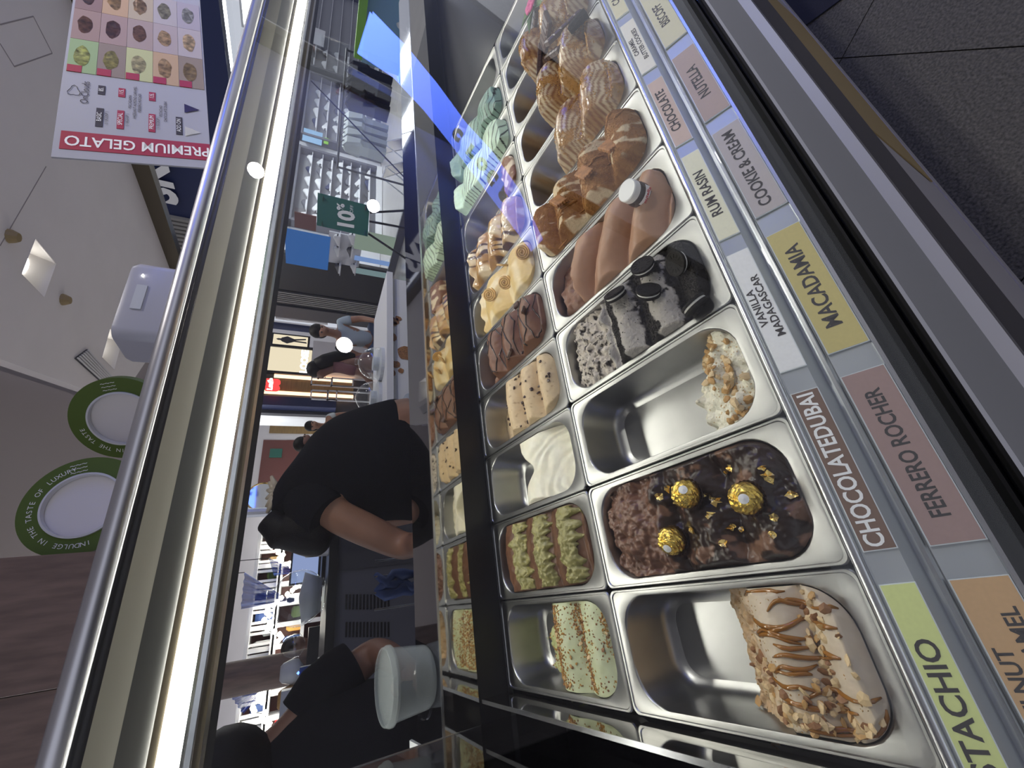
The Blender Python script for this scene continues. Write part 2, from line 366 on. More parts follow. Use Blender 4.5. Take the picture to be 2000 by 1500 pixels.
for r, lst in ((0, FLAV_F), (1, FLAV_B)):
    for c in range(11):
        if c < len(lst): lab = 'steel pan holding the %s gelato, %s row' % (lst[c], ('front', 'back')[r])
        else: lab = 'far steel pan in the %s row, %s from the partition' % (('front', 'back')[r], ['tenth', 'eleventh'][c-9])
        o = mobj('gelato_pan', PANME, 'pan_steel'); o.location = ((c+.5)*PW, -PD/2+r*PD, ZP)
        tag(o, lab, 'pan', 'rectangular steel gelato pans'); PANS[(r, c)] = o

cpart('end_plate', [(-0.36, 0.945), (-0.36, 0.951), (0.36, 0.951), (0.36, 0.945)], 'black_plastic', 11*PW+.002, XR)
# ------------------------------------------------------------------ gelato
IX, IY, IR = PW/2-0.0135, PD/2-0.0225, 0.046
vcol('gelato_soft', 0.42, 0.35, 90, sss=0.15, spec=0.35)
vcol('gelato_rough', 0.6, 0.9, 160, sss=0.1, spec=0.25, dist=0.004)
vcol('gelato_glossy', 0.16, 0.5, 70, spec=0.5, coat=0.3)
pbr('caramel_sauce', (0.29, 0.115, 0.012), 0.12, coat=0.3)
pbr('dark_sauce', (0.028, 0.016, 0.012), 0.18)
pbr('nut', (0.50, 0.29, 0.10), 0.5, nscale=160, namt=0.35)
pbr('nut_skin', (0.28, 0.13, 0.05), 0.55, nscale=120, namt=0.4)
pbr('nut_pale', (0.68, 0.50, 0.27), 0.45, nscale=160, namt=0.2)
pbr('crumb', (0.30, 0.13, 0.03), 0.8, nscale=400, namt=0.4)
pbr('crumb_gold', (0.46, 0.24, 0.05), 0.7, nscale=500, namt=0.4)
pbr('raisin', (0.045, 0.02, 0.015), 0.35)
pbr('gold_leaf', (0.95, 0.68, 0.22), 0.22, 1, bump=0.6, bscale=200)
pbr('gold_foil', (0.85, 0.60, 0.13), 0.22, 1, bump=1.0, bscale=180)
pbr('paper_cup', (0.05, 0.022, 0.015), 0.6)
pbr('white_paper', (0.85, 0.85, 0.84), 0.5)
pbr('oreo', (0.013, 0.011, 0.010), 0.7, bump=0.8, bscale=260, spec=.25)
pbr('oreo_cream', (0.80, 0.78, 0.72), 0.5)
pbr('petal_pink', (0.55, 0.06, 0.22), 0.6); pbr('leaf_dark', (0.06, 0.14, 0.03), 0.5)
pbr('biscuit', (0.62, 0.40, 0.16), 0.6, nscale=90, namt=0.25, bump=0.3, bscale=200)
pbr('chocolate_bar', (0.075, 0.038, 0.024), 0.32)
pbr('speculoos', (0.34, 0.15, 0.045), 0.7, nscale=120, namt=0.3)
def LC(r, c, px, py, z=-0.005):
    p = onz(px, py, ZP+z); return p.x-(c+.5)*PW, p.y-(-PD/2+r*PD)
def hw(y):
    a = abs(y)-(IY-IR)
    return IX if a <= 0 else IX-IR+math.sqrt(max(0, IR*IR-a*a))
def lob(y, y0, per): return abs(math.cos(math.pi*(y-y0)/per))
class Gel: pass
def gelato(r, c, name, label, hf, cf, mat, nx=72, ny=165, low=-0.0868, edge=0.010):
    g = Gel(); cx, cy = (c+.5)*PW, -PD/2+r*PD
    def H(x, y):
        e = min(hw(max(-IY, min(IY, y)))-abs(x), IY-abs(y))
        h = hf(x, y); lim = -0.004+0.9*max(0, e)*(1.6 if h > 0 else 3)+0.02*sstep(0, .02, e)
        return min(h, lim) if e < 0.03 else h
    vs, cols, idx = [], [], {}
    for j in range(ny+1):
        y = -IY+2*IY*j/ny
        y = max(-IY+1e-5, min(IY-1e-5, y)); w = hw(y)
        for i in range(nx+1):
            x = w*(-1+2*i/nx)
            vs.append((x, y, H(x, y))); cols.append(cf(x, y, vs[-1][2]))
    mb = MB(); keep = {}; F = []
    for j in range(ny):
        for i in range(nx):
            q = [j*(nx+1)+i, j*(nx+1)+i+1, (j+1)*(nx+1)+i+1, (j+1)*(nx+1)+i]
            if all(vs[k][2] < low for k in q): continue
            F.append(q)
    cc = []
    for q in F:
        t = []
        for k in q:
            if k not in keep: keep[k] = len(mb.v); mb.v.append((vs[k][0], vs[k][1], max(vs[k][2], low))); cc.append(cols[k])
            t.append(keep[k])
        mb.f.append(tuple(t))
    g.t = thing(name, label, 'gelato', (cx, cy, ZP), None)
    g.body = mb.build('gelato_mound', mat, g.t, True, cc)
    g.H = H; g.r = r; g.c = c
    def nrm(x, y, d=.002): return Vector((H(x-d, y)-H(x+d, y), H(x, y-d)-H(x, y+d), 2*d)).normalized()
    g.n = nrm
    return g
CH = {}
def chunk(kind, k):
    """irregular nut or crumb chunk, unit size"""
    if (kind, k) in CH: return CH[(kind, k)]
    bm = bmesh.new(); bmesh.ops.create_icosphere(bm, subdivisions=1, radius=1.0)
    rd = random.Random(hash(kind) % 1000+k*17)
    for v in bm.verts:
        v.co *= 0.75+0.5*rd.random(); v.co.z *= 0.6 if kind != 'half' else 0.5
        if kind == 'half' and v.co.z < 0: v.co.z *= 0.2
    me = bpy.data.meshes.new('chunk'); bm.to_mesh(me); bm.free(); CH[(kind, k)] = me
    return me
CHM = {}
def chunk_obj(name, parent, mat, p, s, rd, kind='chunk', n=None):
    k = rd.randrange(6); key = (kind, k, mat)
    if key not in CHM:
        me = chunk(kind, k).copy(); me.materials.append(MATS[mat]); CHM[key] = me
    o = bpy.data.objects.new(name, CHM[key]); COL.objects.link(o); o.parent = parent
    o.location = p; o.rotation_euler = (rd.uniform(-.7, .7), rd.uniform(-.7, .7), rd.uniform(0, 6.28))
    o.scale = (s*rd.uniform(.8, 1.25), s*rd.uniform(.7, 1.1), s*rd.uniform(.7, 1.1))
    return o
def scatter(g, name, mats, n, dens, s0, s1, seed, kind='chunk', lift=.35):
    rd = random.Random(seed); k = 0; tries = 0
    while k < n and tries < n*80:
        tries += 1; y = rd.uniform(-IY+.008, IY-.008); x = rd.uniform(-1, 1)*(hw(y)-.005)
        if rd.random() > dens(x, y): continue
        z = g.H(x, y)
        if z < -.08: continue
        s = rd.uniform(s0, s1); chunk_obj(name, g.t, rd.choice(mats), (x, y, z+s*lift), s, rd, kind); k += 1
def crumbs(g, name, mat, n, dens, s0, s1, seed):
    """countless fine crumbs: one part"""
    rd = random.Random(seed); mb = MB(); k = 0; tries = 0
    while k < n and tries < n*60:
        tries += 1; y = rd.uniform(-IY+.006, IY-.006); x = rd.uniform(-1, 1)*(hw(y)-.004)
        if rd.random() > dens(x, y): continue
        z = g.H(x, y)
        if z < -.084: continue
        s = rd.uniform(s0, s1); a = rd.uniform(0, 6.3); k += 1
        u = Vector((math.cos(a), math.sin(a), rd.uniform(-.4, .4)))*s; v = Vector((-math.sin(a), math.cos(a), rd.uniform(-.4, .4)))*s*rd.uniform(.5, 1); w = Vector((0, 0, s*.8))
        p = Vector((x, y, z))
        mb.add([p-u, p+v, p+u, p-v, p+w+u*.2, p-w*.4], [(0, 3, 4), (3, 2, 4), (2, 1, 4), (1, 0, 4), (3, 0, 5), (2, 3, 5), (1, 2, 5), (0, 1, 5)])
    o = mb.build(name, mat, g.t); o['kind'] = 'stuff'; return o
def drizzle(g, pts, r, mat, name='drizzle', seed=0, wob=.0015):
    rd = random.Random(seed); out = []; ph = rd.uniform(0, 9)
    for i in range(len(pts)-1):
        for k in range(5):
            t = k/5; x = lerp(pts[i][0], pts[i+1][0], t); y = lerp(pts[i][1], pts[i+1][1], t)
            x += wob*math.sin(ph+(i*5+k)*.9); y += wob*math.cos(ph+(i*5+k)*.7)
            y = max(-IY+.003, min(IY-.003, y)); w = hw(y)-.003; x = max(-w, min(w, x)); out.append((x, y, g.H(x, y)+r*.25))
    if len(out) < 3: return
    rs = [r*(.6+.5*abs(math.sin(ph+i*.5))) for i in range(len(out))]; rs[0] *= .4; rs[-1] *= .4
    return MB().tube(out, rs, 6).build(name, mat, g.t, True)
# --- front row -------------------------------------------------------------
CREAM = (0.66, 0.56, 0.43); TANG = (0.50, 0.31, 0.14)
def f(x, y):                                                  # hazelnut, almond and caramel
    e = .020*nz(x*34, 3)+.012*math.sin(x*22+1)
    h = -.010+.020*lob(y, -.148, .066)+.008*(1-(x/IX)**2)+.0012*fbm(x*90, y*90, 1)
    rough = sstep(-.06, -.03, y+.008*nz(x*50, 2))
    return lerp(h, -.020-.050*sstep(-.055, .040, y)-.05*sstep(.006, .030, y+.9*e)+.013*fbm(x*60, y*60, 5)+.006*fbm(x*150, y*150, 3), rough)
def fc(x, y, z):
    rough = sstep(-.06, -.03, y+.01*nz(x*60, y*60))
    return mixc(mixc(CREAM, (0.62, 0.50, 0.36), .5*(nz(x*50, y*50, 4)+.5)), mixc(TANG, CREAM, .6*(fbm(x*90, y*90)+.5)), rough)
g = gelato(0, 0, 'hazelnut_caramel_gelato', 'cream gelato with caramel lines and chopped hazelnuts in the nearest front pan', f, fc, 'gelato_soft', 96, 220)
rd = random.Random(3)
for k in range(17):
    x = -.062+.124*k/16+rd.uniform(-.004, .004)
    y0 = rd.uniform(-.16, -.10); y1 = min(-.03, y0+rd.uniform(.045, .085))
    drizzle(g, [(x, y0), (x+rd.uniform(-.004, .008), (y0+y1)/2), (x+rd.uniform(-.012, .014), y1)], .0025, 'caramel_sauce', 'caramel_drizzle', k, .0022)
scatter(g, 'hazelnut_piece', ['nut_pale', 'nut', 'nut_pale', 'nut_skin'], 130, lambda x, y: max(math.exp(-((y+.114+.2*x)/.014)**2), .8*(y < -.147), .9*(x < -.045 and y < -.05), .25*(y > -.07 and x < 0)), .0034, .0068, 11, 'half', .3)
crumbs(g, 'nut_crumbs', 'nut', 260, lambda x, y: .25+.75*(y > -.07), .0006, .0016, 5)
def f(x, y):                                                  # chocolate with hazelnut balls
    sm = -.010+.024*lob(y+.012*nz(x*24, 4), -.115, .085)+.012*nz(x*34, y*26, 2)+.010*fbm(x*55, y*55, 3)
    ro = -.022+.026*(1-((y-.095)/.09)**2)-.015*sstep(.01, .07, abs(x))+.017*fbm(x*50, y*50, 7)+.006*fbm(x*130, y*130, 2)
    h = lerp(sm, ro, sstep(.035, .055, y+.010*nz(x*40, 1)))
    return h-.08*sstep(.148, .165, y+.012*nz(x*50, 6))
def fc(x, y, z):
    dark = 1-sstep(.03, .05, y+.014*nz(x*45, 1))
    pat = sstep(.20, .26, fbm(x*30+3, y*30, 9)+.12*sstep(.03, .065, abs(x)))*.9
    d = mixc((0.022, 0.011, 0.008), (0.20, 0.105, 0.065), max(pat, .10*(nz(x*40, y*40)+.5)))
    return mixc(mixc((0.12, 0.055, 0.034), (0.23, 0.12, 0.078), fbm(x*50, y*50)+.5), d, dark)
g = gelato(0, 1, 'chocolate_hazelnut_gelato', 'chocolate gelato under dark glossy sauce with gold leaf flakes', f, fc, 'gelato_glossy', 80, 180)
g.body.data.materials[0] = vcol('gelato_sauce', 0.28, 0.6, 85, spec=0.45)
FER = g
rd = random.Random(5)
for px, py in ((1300, 955), (1312, 985), (1410, 925), (1425, 915), (1498, 915), (1505, 930), (1395, 978), (1392, 1005), (1360, 1035), (1425, 1030), (1440, 1035), (1540, 965), (1522, 1010), (1520, 1043), (1420, 1060), (1376, 965), (1290, 970), (1555, 985)):
    x, y = LC(0, 1, px, py, .005); 
    if abs(x) > IX-.006 or abs(y) > IY-.006: continue
    mb = MB(); s = rd.uniform(.0045, .0085); n = 11
    vs = [(x, y, g.H(x, y)+.0022)]+[(x+s*(.75+.8*nz(a*.9, px*.1))*math.cos(a*2*math.pi/n), y+s*(.75+.9*nz(a*.9+4, py*.1))*math.sin(a*2*math.pi/n), 0) for a in range(n)]
    vs = [vs[0]]+[(p[0], p[1], g.H(p[0], p[1])+rd.uniform(.0004, .0055)) for p in vs[1:]]
    mb.add(vs, [(0, 1+a, 1+(a+1) % n) for a in range(n)])
    mb.add([(p[0], p[1], p[2]-.0004) for p in vs], [(0, 1+(a+1) % n, 1+a) for a in range(n)])
    mb.build('gold_leaf', 'gold_leaf', g.t)
for k, (px, py, sx_, sy_, lab) in enumerate(((1347, 965, .2, .5, 'gold foil chocolate ball nearest the pan middle, sticker facing up'), (1468, 973, -.1, .35, 'gold foil chocolate ball closest to the flavour cards'), (1306, 1057, -.5, .1, 'gold foil chocolate ball beside the scooped chocolate gelato'))):
    x, y = LC(0, 1, px, py, .018); z = g.H(x, y)
    wx, wy = x+1.5*PW, y-PD/2
    t = thing('chocolate_ball', lab, 'chocolate', (wx, wy, ZP+z), 'gold foil chocolate balls')
    R_ = .0185; mb = MB(); rings = []
    for a in range(19):
        th = math.pi*a/18; ring = []
        for b in range(32):
            ph = 2*math.pi*b/32; d = Vector((math.sin(th)*math.cos(ph), math.sin(th)*math.sin(ph), math.cos(th)))
            q = R_*(1+.06*noise.noise(d*5+Vector((k*9, 0, 0)))+.09*noise.noise(d*13)+.05*noise.noise(d*27)); ring.append(d*q+Vector((0, 0, R_*.92)))
        rings.append(ring)
    mb.loft(rings); mb.f = [tuple(reversed(q)) for q in mb.f]; mb.build('foil', 'gold_foil', t, False)
    d = Vector((sx_, -sy_, .85)).normalized(); u = d.orthogonal().normalized(); w = d.cross(u)
    vs = [d*(R_*1.075)]+[(d*math.cos(.30)+(u*math.cos(a*.5236)+w*math.sin(a*.5236))*math.sin(.30))*R_*1.06 for a in range(12)]
    MB().add([p+Vector((0, 0, R_*.92)) for p in vs], [(0, 1+a, 1+(a+1) % 12) for a in range(12)]).build('sticker', 'white_paper', t)
    mb = MB(); rings = []
    for rr, zz in ((.010, .0005), (.014, .001), (.0195, .009), (.0205, .011), (.019, .0095), (.0135, .002)):
        rings.append([(rr*(1+.05*(b % 2))*math.cos(b*math.pi/24), rr*(1+.05*(b % 2))*math.sin(b*math.pi/24), zz) for b in range(48)])
    mb.loft(rings); mb.build('paper_cup', 'paper_cup', t)
def f(x, y):                                                  # macadamia, almost gone
    e = -.070+.020*nz(x*40, 2)+.012*nz(x*120, 5)-.018*math.sin(x*30-.6)
    h = -.035+.022*sstep(-.06, -.12, y)+.010*nz(x*30, y*40)+.014*fbm(x*50, y*50, 4)-.02*sstep(.0, .06, x)*sstep(-.15, -.09, y)
    return h-.075*sstep(e-.016, e+.016, y)
fc = lambda x, y, z: mixc((0.84, 0.81, 0.68), (0.72, 0.66, 0.48), .6*(fbm(x*40, y*40)+.4))
g = gelato(0, 2, 'macadamia_gelato', 'last of the white macadamia gelato at the front end of a bare pan', f, fc, 'gelato_rough')
scatter(g, 'macadamia_piece', ['nut_pale', 'nut'], 70, lambda x, y: math.exp(-((y+.118-.25*x)/.020)**2), .004, .0075, 21, 'chunk', .3)
crumbs(g, 'nut_crumbs', 'nut_pale', 240, lambda x, y: math.exp(-((y+.118-.2*x)/.03)**2), .0007, .002, 6)
def f(x, y):                                                  # cookies and cream
    sm = -.010+.022*lob(y, -.075, .075)+.004*nz(x*40, y*40, 2)
    ro = -.030+.022*(1-((y-.10)/.08)**2)+.013*fbm(x*80, y*80, 7)+.005*fbm(x*170, y*170, 2)
    h = lerp(sm, ro, sstep(.045, .06, y+.01*nz(x*40, 1)))
    return h-.07*sstep(.145, .162, y+.014*nz(x*50, 6)+.15*x)
def fc(x, y, z):
    ro = sstep(.045, .06, y+.01*nz(x*40, 1))
    v = math.exp(-((y-.02+.012*nz(x*30, 4))/.010)**2)+math.exp(-((y+.045+.012*nz(x*28, 7))/.012)**2)+sstep(-.095, -.115, y+.016*nz(x*30, 2))*1.2
    v += .9*sstep(.1, .3, fbm(x*30, y*30, 5))*sstep(.0, -.06, y)
    d = sstep(.28, .42, v+.55*fbm(x*60, y*60, 3)+.1)
    a = mixc((0.40, 0.37, 0.335), (0.018, 0.015, 0.014), d)
    b = mixc((0.56, 0.50, 0.43), (0.05, 0.04, 0.036), sstep(.02, .22, fbm(x*95, y*95, 11)))
    return mixc(a, b, ro)
g = gelato(0, 3, 'cookies_and_cream_gelato', 'grey cookies and cream gelato under bands of black biscuit crumb', f, fc, 'gelato_rough', 60, 140)
crumbs(g, 'biscuit_crumbs', 'oreo', 2600, lambda x, y: 1.0*(fc(x, y, 0)[0] < .1)+.04, .0006, .0018, 9)
def oreo(t, half=False):
    n = 28; Rr = .0195
    for s in (-1, 1):
        prof = [(0.0001, 0), (Rr*.97, 0), (Rr, .0012), (Rr*.98, .0042), (Rr*.86, .0046), (Rr*.82, .0040), (0.0001, .0040)] if s > 0 else [(0.0001, 0), (Rr*.97, 0), (Rr, -.0012), (Rr*.98, -.0042), (0.0001, -.0046)]
        mb = MB(); rings = [[(r_*(1+(.018*(b % 2) if r_ > Rr*.9 else 0))*math.cos(b*2*math.pi/n), r_*(1+(.018*(b % 2) if r_ > Rr*.9 else 0))*math.sin(b*2*math.pi/n), z_+.0018*s) for b in range(n)] for r_, z_ in prof]
        mb.loft(rings)
        if s > 0:                                              # raised crown and spokes
            for b in range(12):
                a = b*math.pi/6; mb.obox((Rr*.45*math.cos(a), Rr*.45*math.sin(a), .0056), (Rr*.28*math.cos(a), Rr*.28*math.sin(a), 0), (-.0010*math.sin(a), .0010*math.cos(a), 0), (0, 0, .0008))
        mb.build('wafer', 'oreo', t)
    MB().rev([(Rr*.90, -.002), (Rr*.93, 0), (Rr*.90, .002)], n=24).build('cream_filling', 'oreo_cream', t)
for px, py, tilt, az, dz, lab in ((1320, 512, (-.35, -.3), 0, .010, 'black sandwich biscuit lying flat nearest the cards'), (1258, 522, (.5, .2), 1, .012, 'black sandwich biscuit standing second from the flat one'), (1267, 570, (.9, -.3), 2, .009, 'tilted black sandwich biscuit in the middle of the crumb'), (1200, 575, (.75, .0), 3, .010, 'black sandwich biscuit next to the scooped cream'), (1348, 592, (1.1, .4), 4, .004, 'half buried black sandwich biscuit showing white filling')):
    x, y = LC(0, 3, px, py, .02); z = g.H(max(-IX+.005, min(IX-.005, x)), max(-IY+.005, min(IY-.005, y)))
    t = thing('sandwich_biscuit', lab, 'biscuit', (x+3.5*PW, y-PD/2, ZP+z+dz), 'black sandwich biscuits')
    t.rotation_euler = (tilt[0], tilt[1], az*.4); oreo(t)
def f(x, y):                                                  # smooth chocolate mousse
    h = -.014+.034*lob(y+.38*x+.010*math.sin(x*28), -.115, .092)**.8*(1-.30*(x/IX)**2)+.0014*nz(x*50, y*50)
    ro = -.030+.018*(1-((y-.115)/.06)**2)*(1-sstep(.02, .05, abs(x+.015)))+.010*fbm(x*55, y*55, 7)
    h = lerp(h, ro, sstep(.078, .092, y+.01*nz(x*40, 1)))
    return h-.07*sstep(.148, .165, y+.012*nz(x*50, 6))
def fc(x, y, z):
    ro = sstep(.075, .090, y+.01*nz(x*40, 1))
    return mixc((0.38, 0.215, 0.135), mixc((0.17, 0.075, 0.045), (0.26, 0.14, 0.09), fbm(x*60, y*60)+.5), ro)
g = gelato(0, 4, 'chocolate_mousse_gelato', 'smooth milk chocolate gelato in rolling waves with a small jar on top', f, fc, 'gelato_soft', 60, 130)
pbr('jar_glass', (0.035, 0.016, 0.011), 0.08); pbr('jar_lid', (0.80, 0.80, 0.78), 0.35); pbr('red_ink', (0.55, 0.01, 0.02), 0.5)
p0 = onz(1254, 383, ZP+.012)
t = thing('spread_jar', 'small dark jar with white lid and label standing in the milk chocolate gelato', 'jar', (p0.x, p0.y, ZP+.006))
t.rotation_euler = (0.05, -.08, 0)
MB().rev([(.0001, 0), (.0185, 0), (.0205, .003), (.0205, .022), (.018, .029), (.0165, .032), (.0001, .032)], n=32).build('jar_body', 'jar_glass', t, 2)
MB().rev([(.0175, .031), (.0188, .031), (.0188, .043), (.0175, .0445), (.0001, .0445)], n=32).build('lid', 'jar_lid', t, 2)
lb = MB(); n = 18; rg = []
for zz in (.005, .021): rg.append([(.0208*math.cos(math.radians(-140+100*k/n)), .0208*math.sin(math.radians(-140+100*k/n)), zz) for k in range(n+1)])
lab_ = lb.loft(rg, closed=False).build('label', 'white_paper', t)
t.rotation_euler = (0, 0, 0)
lettering('nutella', Vector(t.location)+Vector((0, -.0213, .0155)), (1, 0, .0), (0, 0, 1), .0095, 'red_ink', lab_, bold=.0002)
lettering('IIIIIIII', Vector(t.location)+Vector((.002, -.0213, .0085)), (1, 0, 0), (0, 0, 1), .006, 'ink', t)
t.rotation_euler = (0.05, -.08, -.85)
# speculoos crumb
def crumbcol(x, y, s):
    v = fbm(x*24+s, y*24, s, 3)+.55*nz(x*9, y*14, s)
    stripe = abs(math.sin(x*95+3*nz(x*20, y*20, s)))
    return sstep(-.06, .04, v+.34*(stripe-.55)+.16)
def f(x, y):
    h = .002+.030*lob(y+.10*x, -.12, .085)+.004*nz(x*30, y*30, 2)+.003*fbm(x*70, y*70, 5)
    return h-.085*sstep(.145, .165, y+.01*nz(x*50, 6))
def fc(x, y, z):
    d = crumbcol(x, y, 2); return mixc((0.60, 0.47, 0.30), mixc((0.20, 0.08, 0.018), (0.36, 0.17, 0.045), fbm(x*70, y*70, 1)+.5), d)
g = gelato(0, 5, 'speculoos_gelato', 'cream gelato dusted with orange brown speculoos crumb and sauce drips', f, fc, 'gelato_rough', 60, 140)
crumbs(g, 'speculoos_crumbs', 'crumb', 3200, lambda x, y: crumbcol(x, y, 2)+.02, .0006, .0019, 14)
for k in range(9):
    yy = -.13+.03*k; x = .03-.012*k+.02*math.sin(k*2.2)
    drizzle(g, [(x, yy), (x+.010, yy-.018), (x+.012, yy-.036)], .0026, 'crumb', 'sauce_drip', k, .001)
for px, py, rx, lab in ((1190, 285, .5, 'ribbed speculoos biscuit stuck in the crumb near the cards'), (1145, 340, .35, 'ribbed speculoos biscuit stuck in the crumb mid pan'), (1095, 395, .6, 'ribbed speculoos biscuit at the rear of the crumb')):
    x, y = LC(0, 5, px, py, .03); x = max(-.05, min(.05, x)); y = max(-.14, min(.14, y))
    t = thing('speculoos_biscuit', lab, 'biscuit', (x+5.5*PW, y-PD/2, ZP+g.H(x, y)+.004), 'speculoos biscuits'); t.rotation_euler = (rx, .1, .5)
    mb = MB(); pr_ = []
    for k in range(40):
        a = k/40*2*math.pi; hx_, hy_ = .024, .013
        cx_ = max(-hx_, min(hx_, 1.5*hx_*math.cos(a))); cy_ = max(-hy_, min(hy_, 1.5*hy_*math.sin(a))); q = 1+.05*math.cos(k*math.pi)
        pr_.append((cx_*q, cy_*q))
    mb.loft([[(a, b, -.003) for a, b in pr_], [(a, b, .0025) for a, b in pr_], [(a*.86, b*.78, .0035) for a, b in pr_]], True, True); mb.build('biscuit_slab', 'speculoos', t)
# caramel striped mounds
def zebra(x, y, s, fr=640):
    return sstep(-.1, .45, math.sin((y+.35*x)*fr+7*nz(x*22, y*22, s)+3*nz(x*60, y*60, s)+6*math.sin(x*18+s)))
def mk_zebra(c, s, hi, name, label, lift):
    def f(x, y):
        h = lift+hi*lob(y+.25*x, -.11+.01*s, .088)*(1-.4*(x/IX)**2)+.004*nz(x*30, y*30, s)
        return h-(lift+.10)*sstep(.02, .05, y+.012*nz(x*40, 6+s)+.15*x)
    def fc(x, y, z):
        a = mixc(mixc((0.62, 0.49, 0.31), (0.36, 0.19, 0.06), sstep(-.1, .25, nz(x*18, y*18, s+2))), (0.20, 0.07, 0.012), zebra(x, y, s)*.85)
        return mixc(a, (0.50, 0.27, 0.08), sstep(.10, .3, fbm(x*26, y*26, s)))
    g = gelato(0, c, name, label, f, fc, 'gelato_glossy', 60, 130)
    crumbs(g, 'golden_crumbs', 'crumb_gold', 1600, lambda x, y: sstep(.0, .22, fbm(x*26, y*26, s))+.6*(lob(y+.25*x, -.11+.01*s, .088) < .3), .0009, .0027, 30+s)
    return g
mk_zebra(6, 1, .034, 'caramel_striped_gelato', 'cream gelato striped with caramel and golden crumbs beyond the speculoos pan', .012)
mk_zebra(7, 2, .040, 'caramel_cookie_gelato', 'taller caramel striped gelato with dark topping beyond the golden crumbs', .020)
g8 = mk_zebra(8, 3, .045, 'chocolate_topped_gelato', 'farthest visible caramel gelato piled with chocolate bars and sticks', .028)
for k, (px, py, dz, L_, W_, rot) in enumerate(((1085, 100, .045, .075, .020, (.5, .2, .6)), (1065, 65, .055, .06, .024, (-.4, .5, 1.2)), (1100, 55, .05, .07, .022, (.2, -.5, 2.0)), (1130, 45, .04, .06, .03, (.3, .6, .3)), (1055, 120, .035, .055, .018, (.8, .1, 2.6)), (1045, 40, .05, .05, .02, (.1, .4, 1.7)))):
    p = onz(px, py, ZP+dz)
    t = thing('chocolate_bar', ['ridged dark chocolate bar laid across the caramel gelato', 'dark chocolate bar tilted on the far heap', 'dark chocolate bar pointing towards the cards', 'blackish biscuit slab at the right of the far heap', 'short chocolate piece nearest the empty pans', 'chocolate piece at the back of the far heap'][k], 'chocolate', p, 'chocolate pieces on the far gelato heap')
    t.rotation_euler = rot; mb = MB(); n = 5; L_ *= 1.35; W_ *= 1.5
    for i in range(n): mb.loft([rrect(L_/n/2*q, W_/2*q, .002, zz, 2, -L_/2+(i+.5)*L_/n) for q, zz in ((1, -.005), (1, .003), (.75, .006))], True, True)
    mb.build('segments', 'chocolate_bar' if k != 3 else 'oreo', t)
t = thing('flower_sprig', 'sprig with a pink blossom and green leaves on the farthest heap', 'flower', onz(1040, 14, ZP+.07))
for k in range(6): a = k*math.pi/3; MB().rev([(.0001, .004), (.008, .006), (.010, .002), (.0001, 0)], (.011*math.cos(a), .011*math.sin(a), .004), 8).build('petal', 'petal_pink', t, True)
for k in range(5): a = k*1.25; MB().add([(0, 0, -.004), (.03*math.cos(a)-.009*math.sin(a), .03*math.sin(a)+.009*math.cos(a), .004), (.062*math.cos(a), .062*math.sin(a), -.006), (.03*math.cos(a)+.009*math.sin(a), .03*math.sin(a)-.009*math.cos(a), .004), (.03*math.cos(a), .03*math.sin(a), -.002)], [(0, 3, 4), (3, 2, 4), (2, 1, 4), (1, 0, 4), (0, 1, 2, 3)]).build('leaf', 'leaf_dark', t)
MB().tube([(0, 0, .002), (.005, .004, -.05)], .003, 6).build('stem', 'leaf_dark', t)
# --- back row --------------------------------------------------------------
PG = (0.56, 0.60, 0.38)
def f(x, y):                                                  # pistachio
    e = .045+.022*nz(x*38, 3)+.010*nz(x*110, 8)+.030*math.cos(x*40+.3)*(.5)
    h = -.018+.022*lob(y, -.118, .082)*(1-.3*(x/IX)**2)+.0014*fbm(x*70, y*70, 1)
    h = lerp(h, -.032+.007*fbm(x*60, y*60, 5), sstep(-.005, .03, y))
    return h-.08*sstep(e-.014, e+.014, y)
fc = lambda x, y, z: mixc(PG, (0.46, 0.48, 0.20), .75*sstep(-.01, .03, y)+.3*nz(x*40, y*40))
g = gelato(1, 0, 'pistachio_gelato', 'pale green pistachio gelato sprinkled with chopped nuts in the corner pan', f, fc, 'gelato_soft', 60, 130)
dn = lambda x, y: max(math.exp(-((y+.082-.12*x)/.013)**2), .8*math.exp(-((y+.01)/.022)**2), .06, .5*(y < -.14)*(x > 0))
crumbs(g, 'nut_crumbs', 'nut_skin', 900, dn, .001, .0028, 41)
crumbs(g, 'pale_crumbs', 'crumb_gold', 1000, dn, .001, .0032, 42)
scatter(g, 'nut_piece', ['nut', 'nut_skin', 'nut_pale'], 80, dn, .002, .0042, 43)
rd = random.Random(8); mb = MB()
for k in range(26):                                           # smears left on the steel
    x, y = rd.uniform(-.06, .02), rd.uniform(.075, .14); s = rd.uniform(.002, .006)
    mb.rev([(.0001, .0012), (s*.5, .001), (s, 0)], (x, y, -.0868), 7, sx=rd.uniform(.4, 1), sy=rd.uniform(.6, 1.4))
o = mb.build('smears', 'gelato_soft', g.t, True, [PG]*len(mb.v)); o['kind'] = 'stuff'
def f(x, y):                                                  # chocolate loaf with pistachio bars
    h = -.004+.014*lob(y, -.095, .095)-.010*(x/IX)**2+.003*fbm(x*60, y*60, 2)
    return h-.08*sstep(.118, .135, y+.008*nz(x*60, 6))
fc = lambda x, y, z: mixc((0.085, 0.036, 0.018), (0.16, 0.075, 0.04), fbm(x*40, y*40)+.5)
g = gelato(1, 1, 'chocolate_pistachio_loaf', 'chocolate gelato crossed by three thick pistachio paste bars', f, fc, 'gelato_soft')
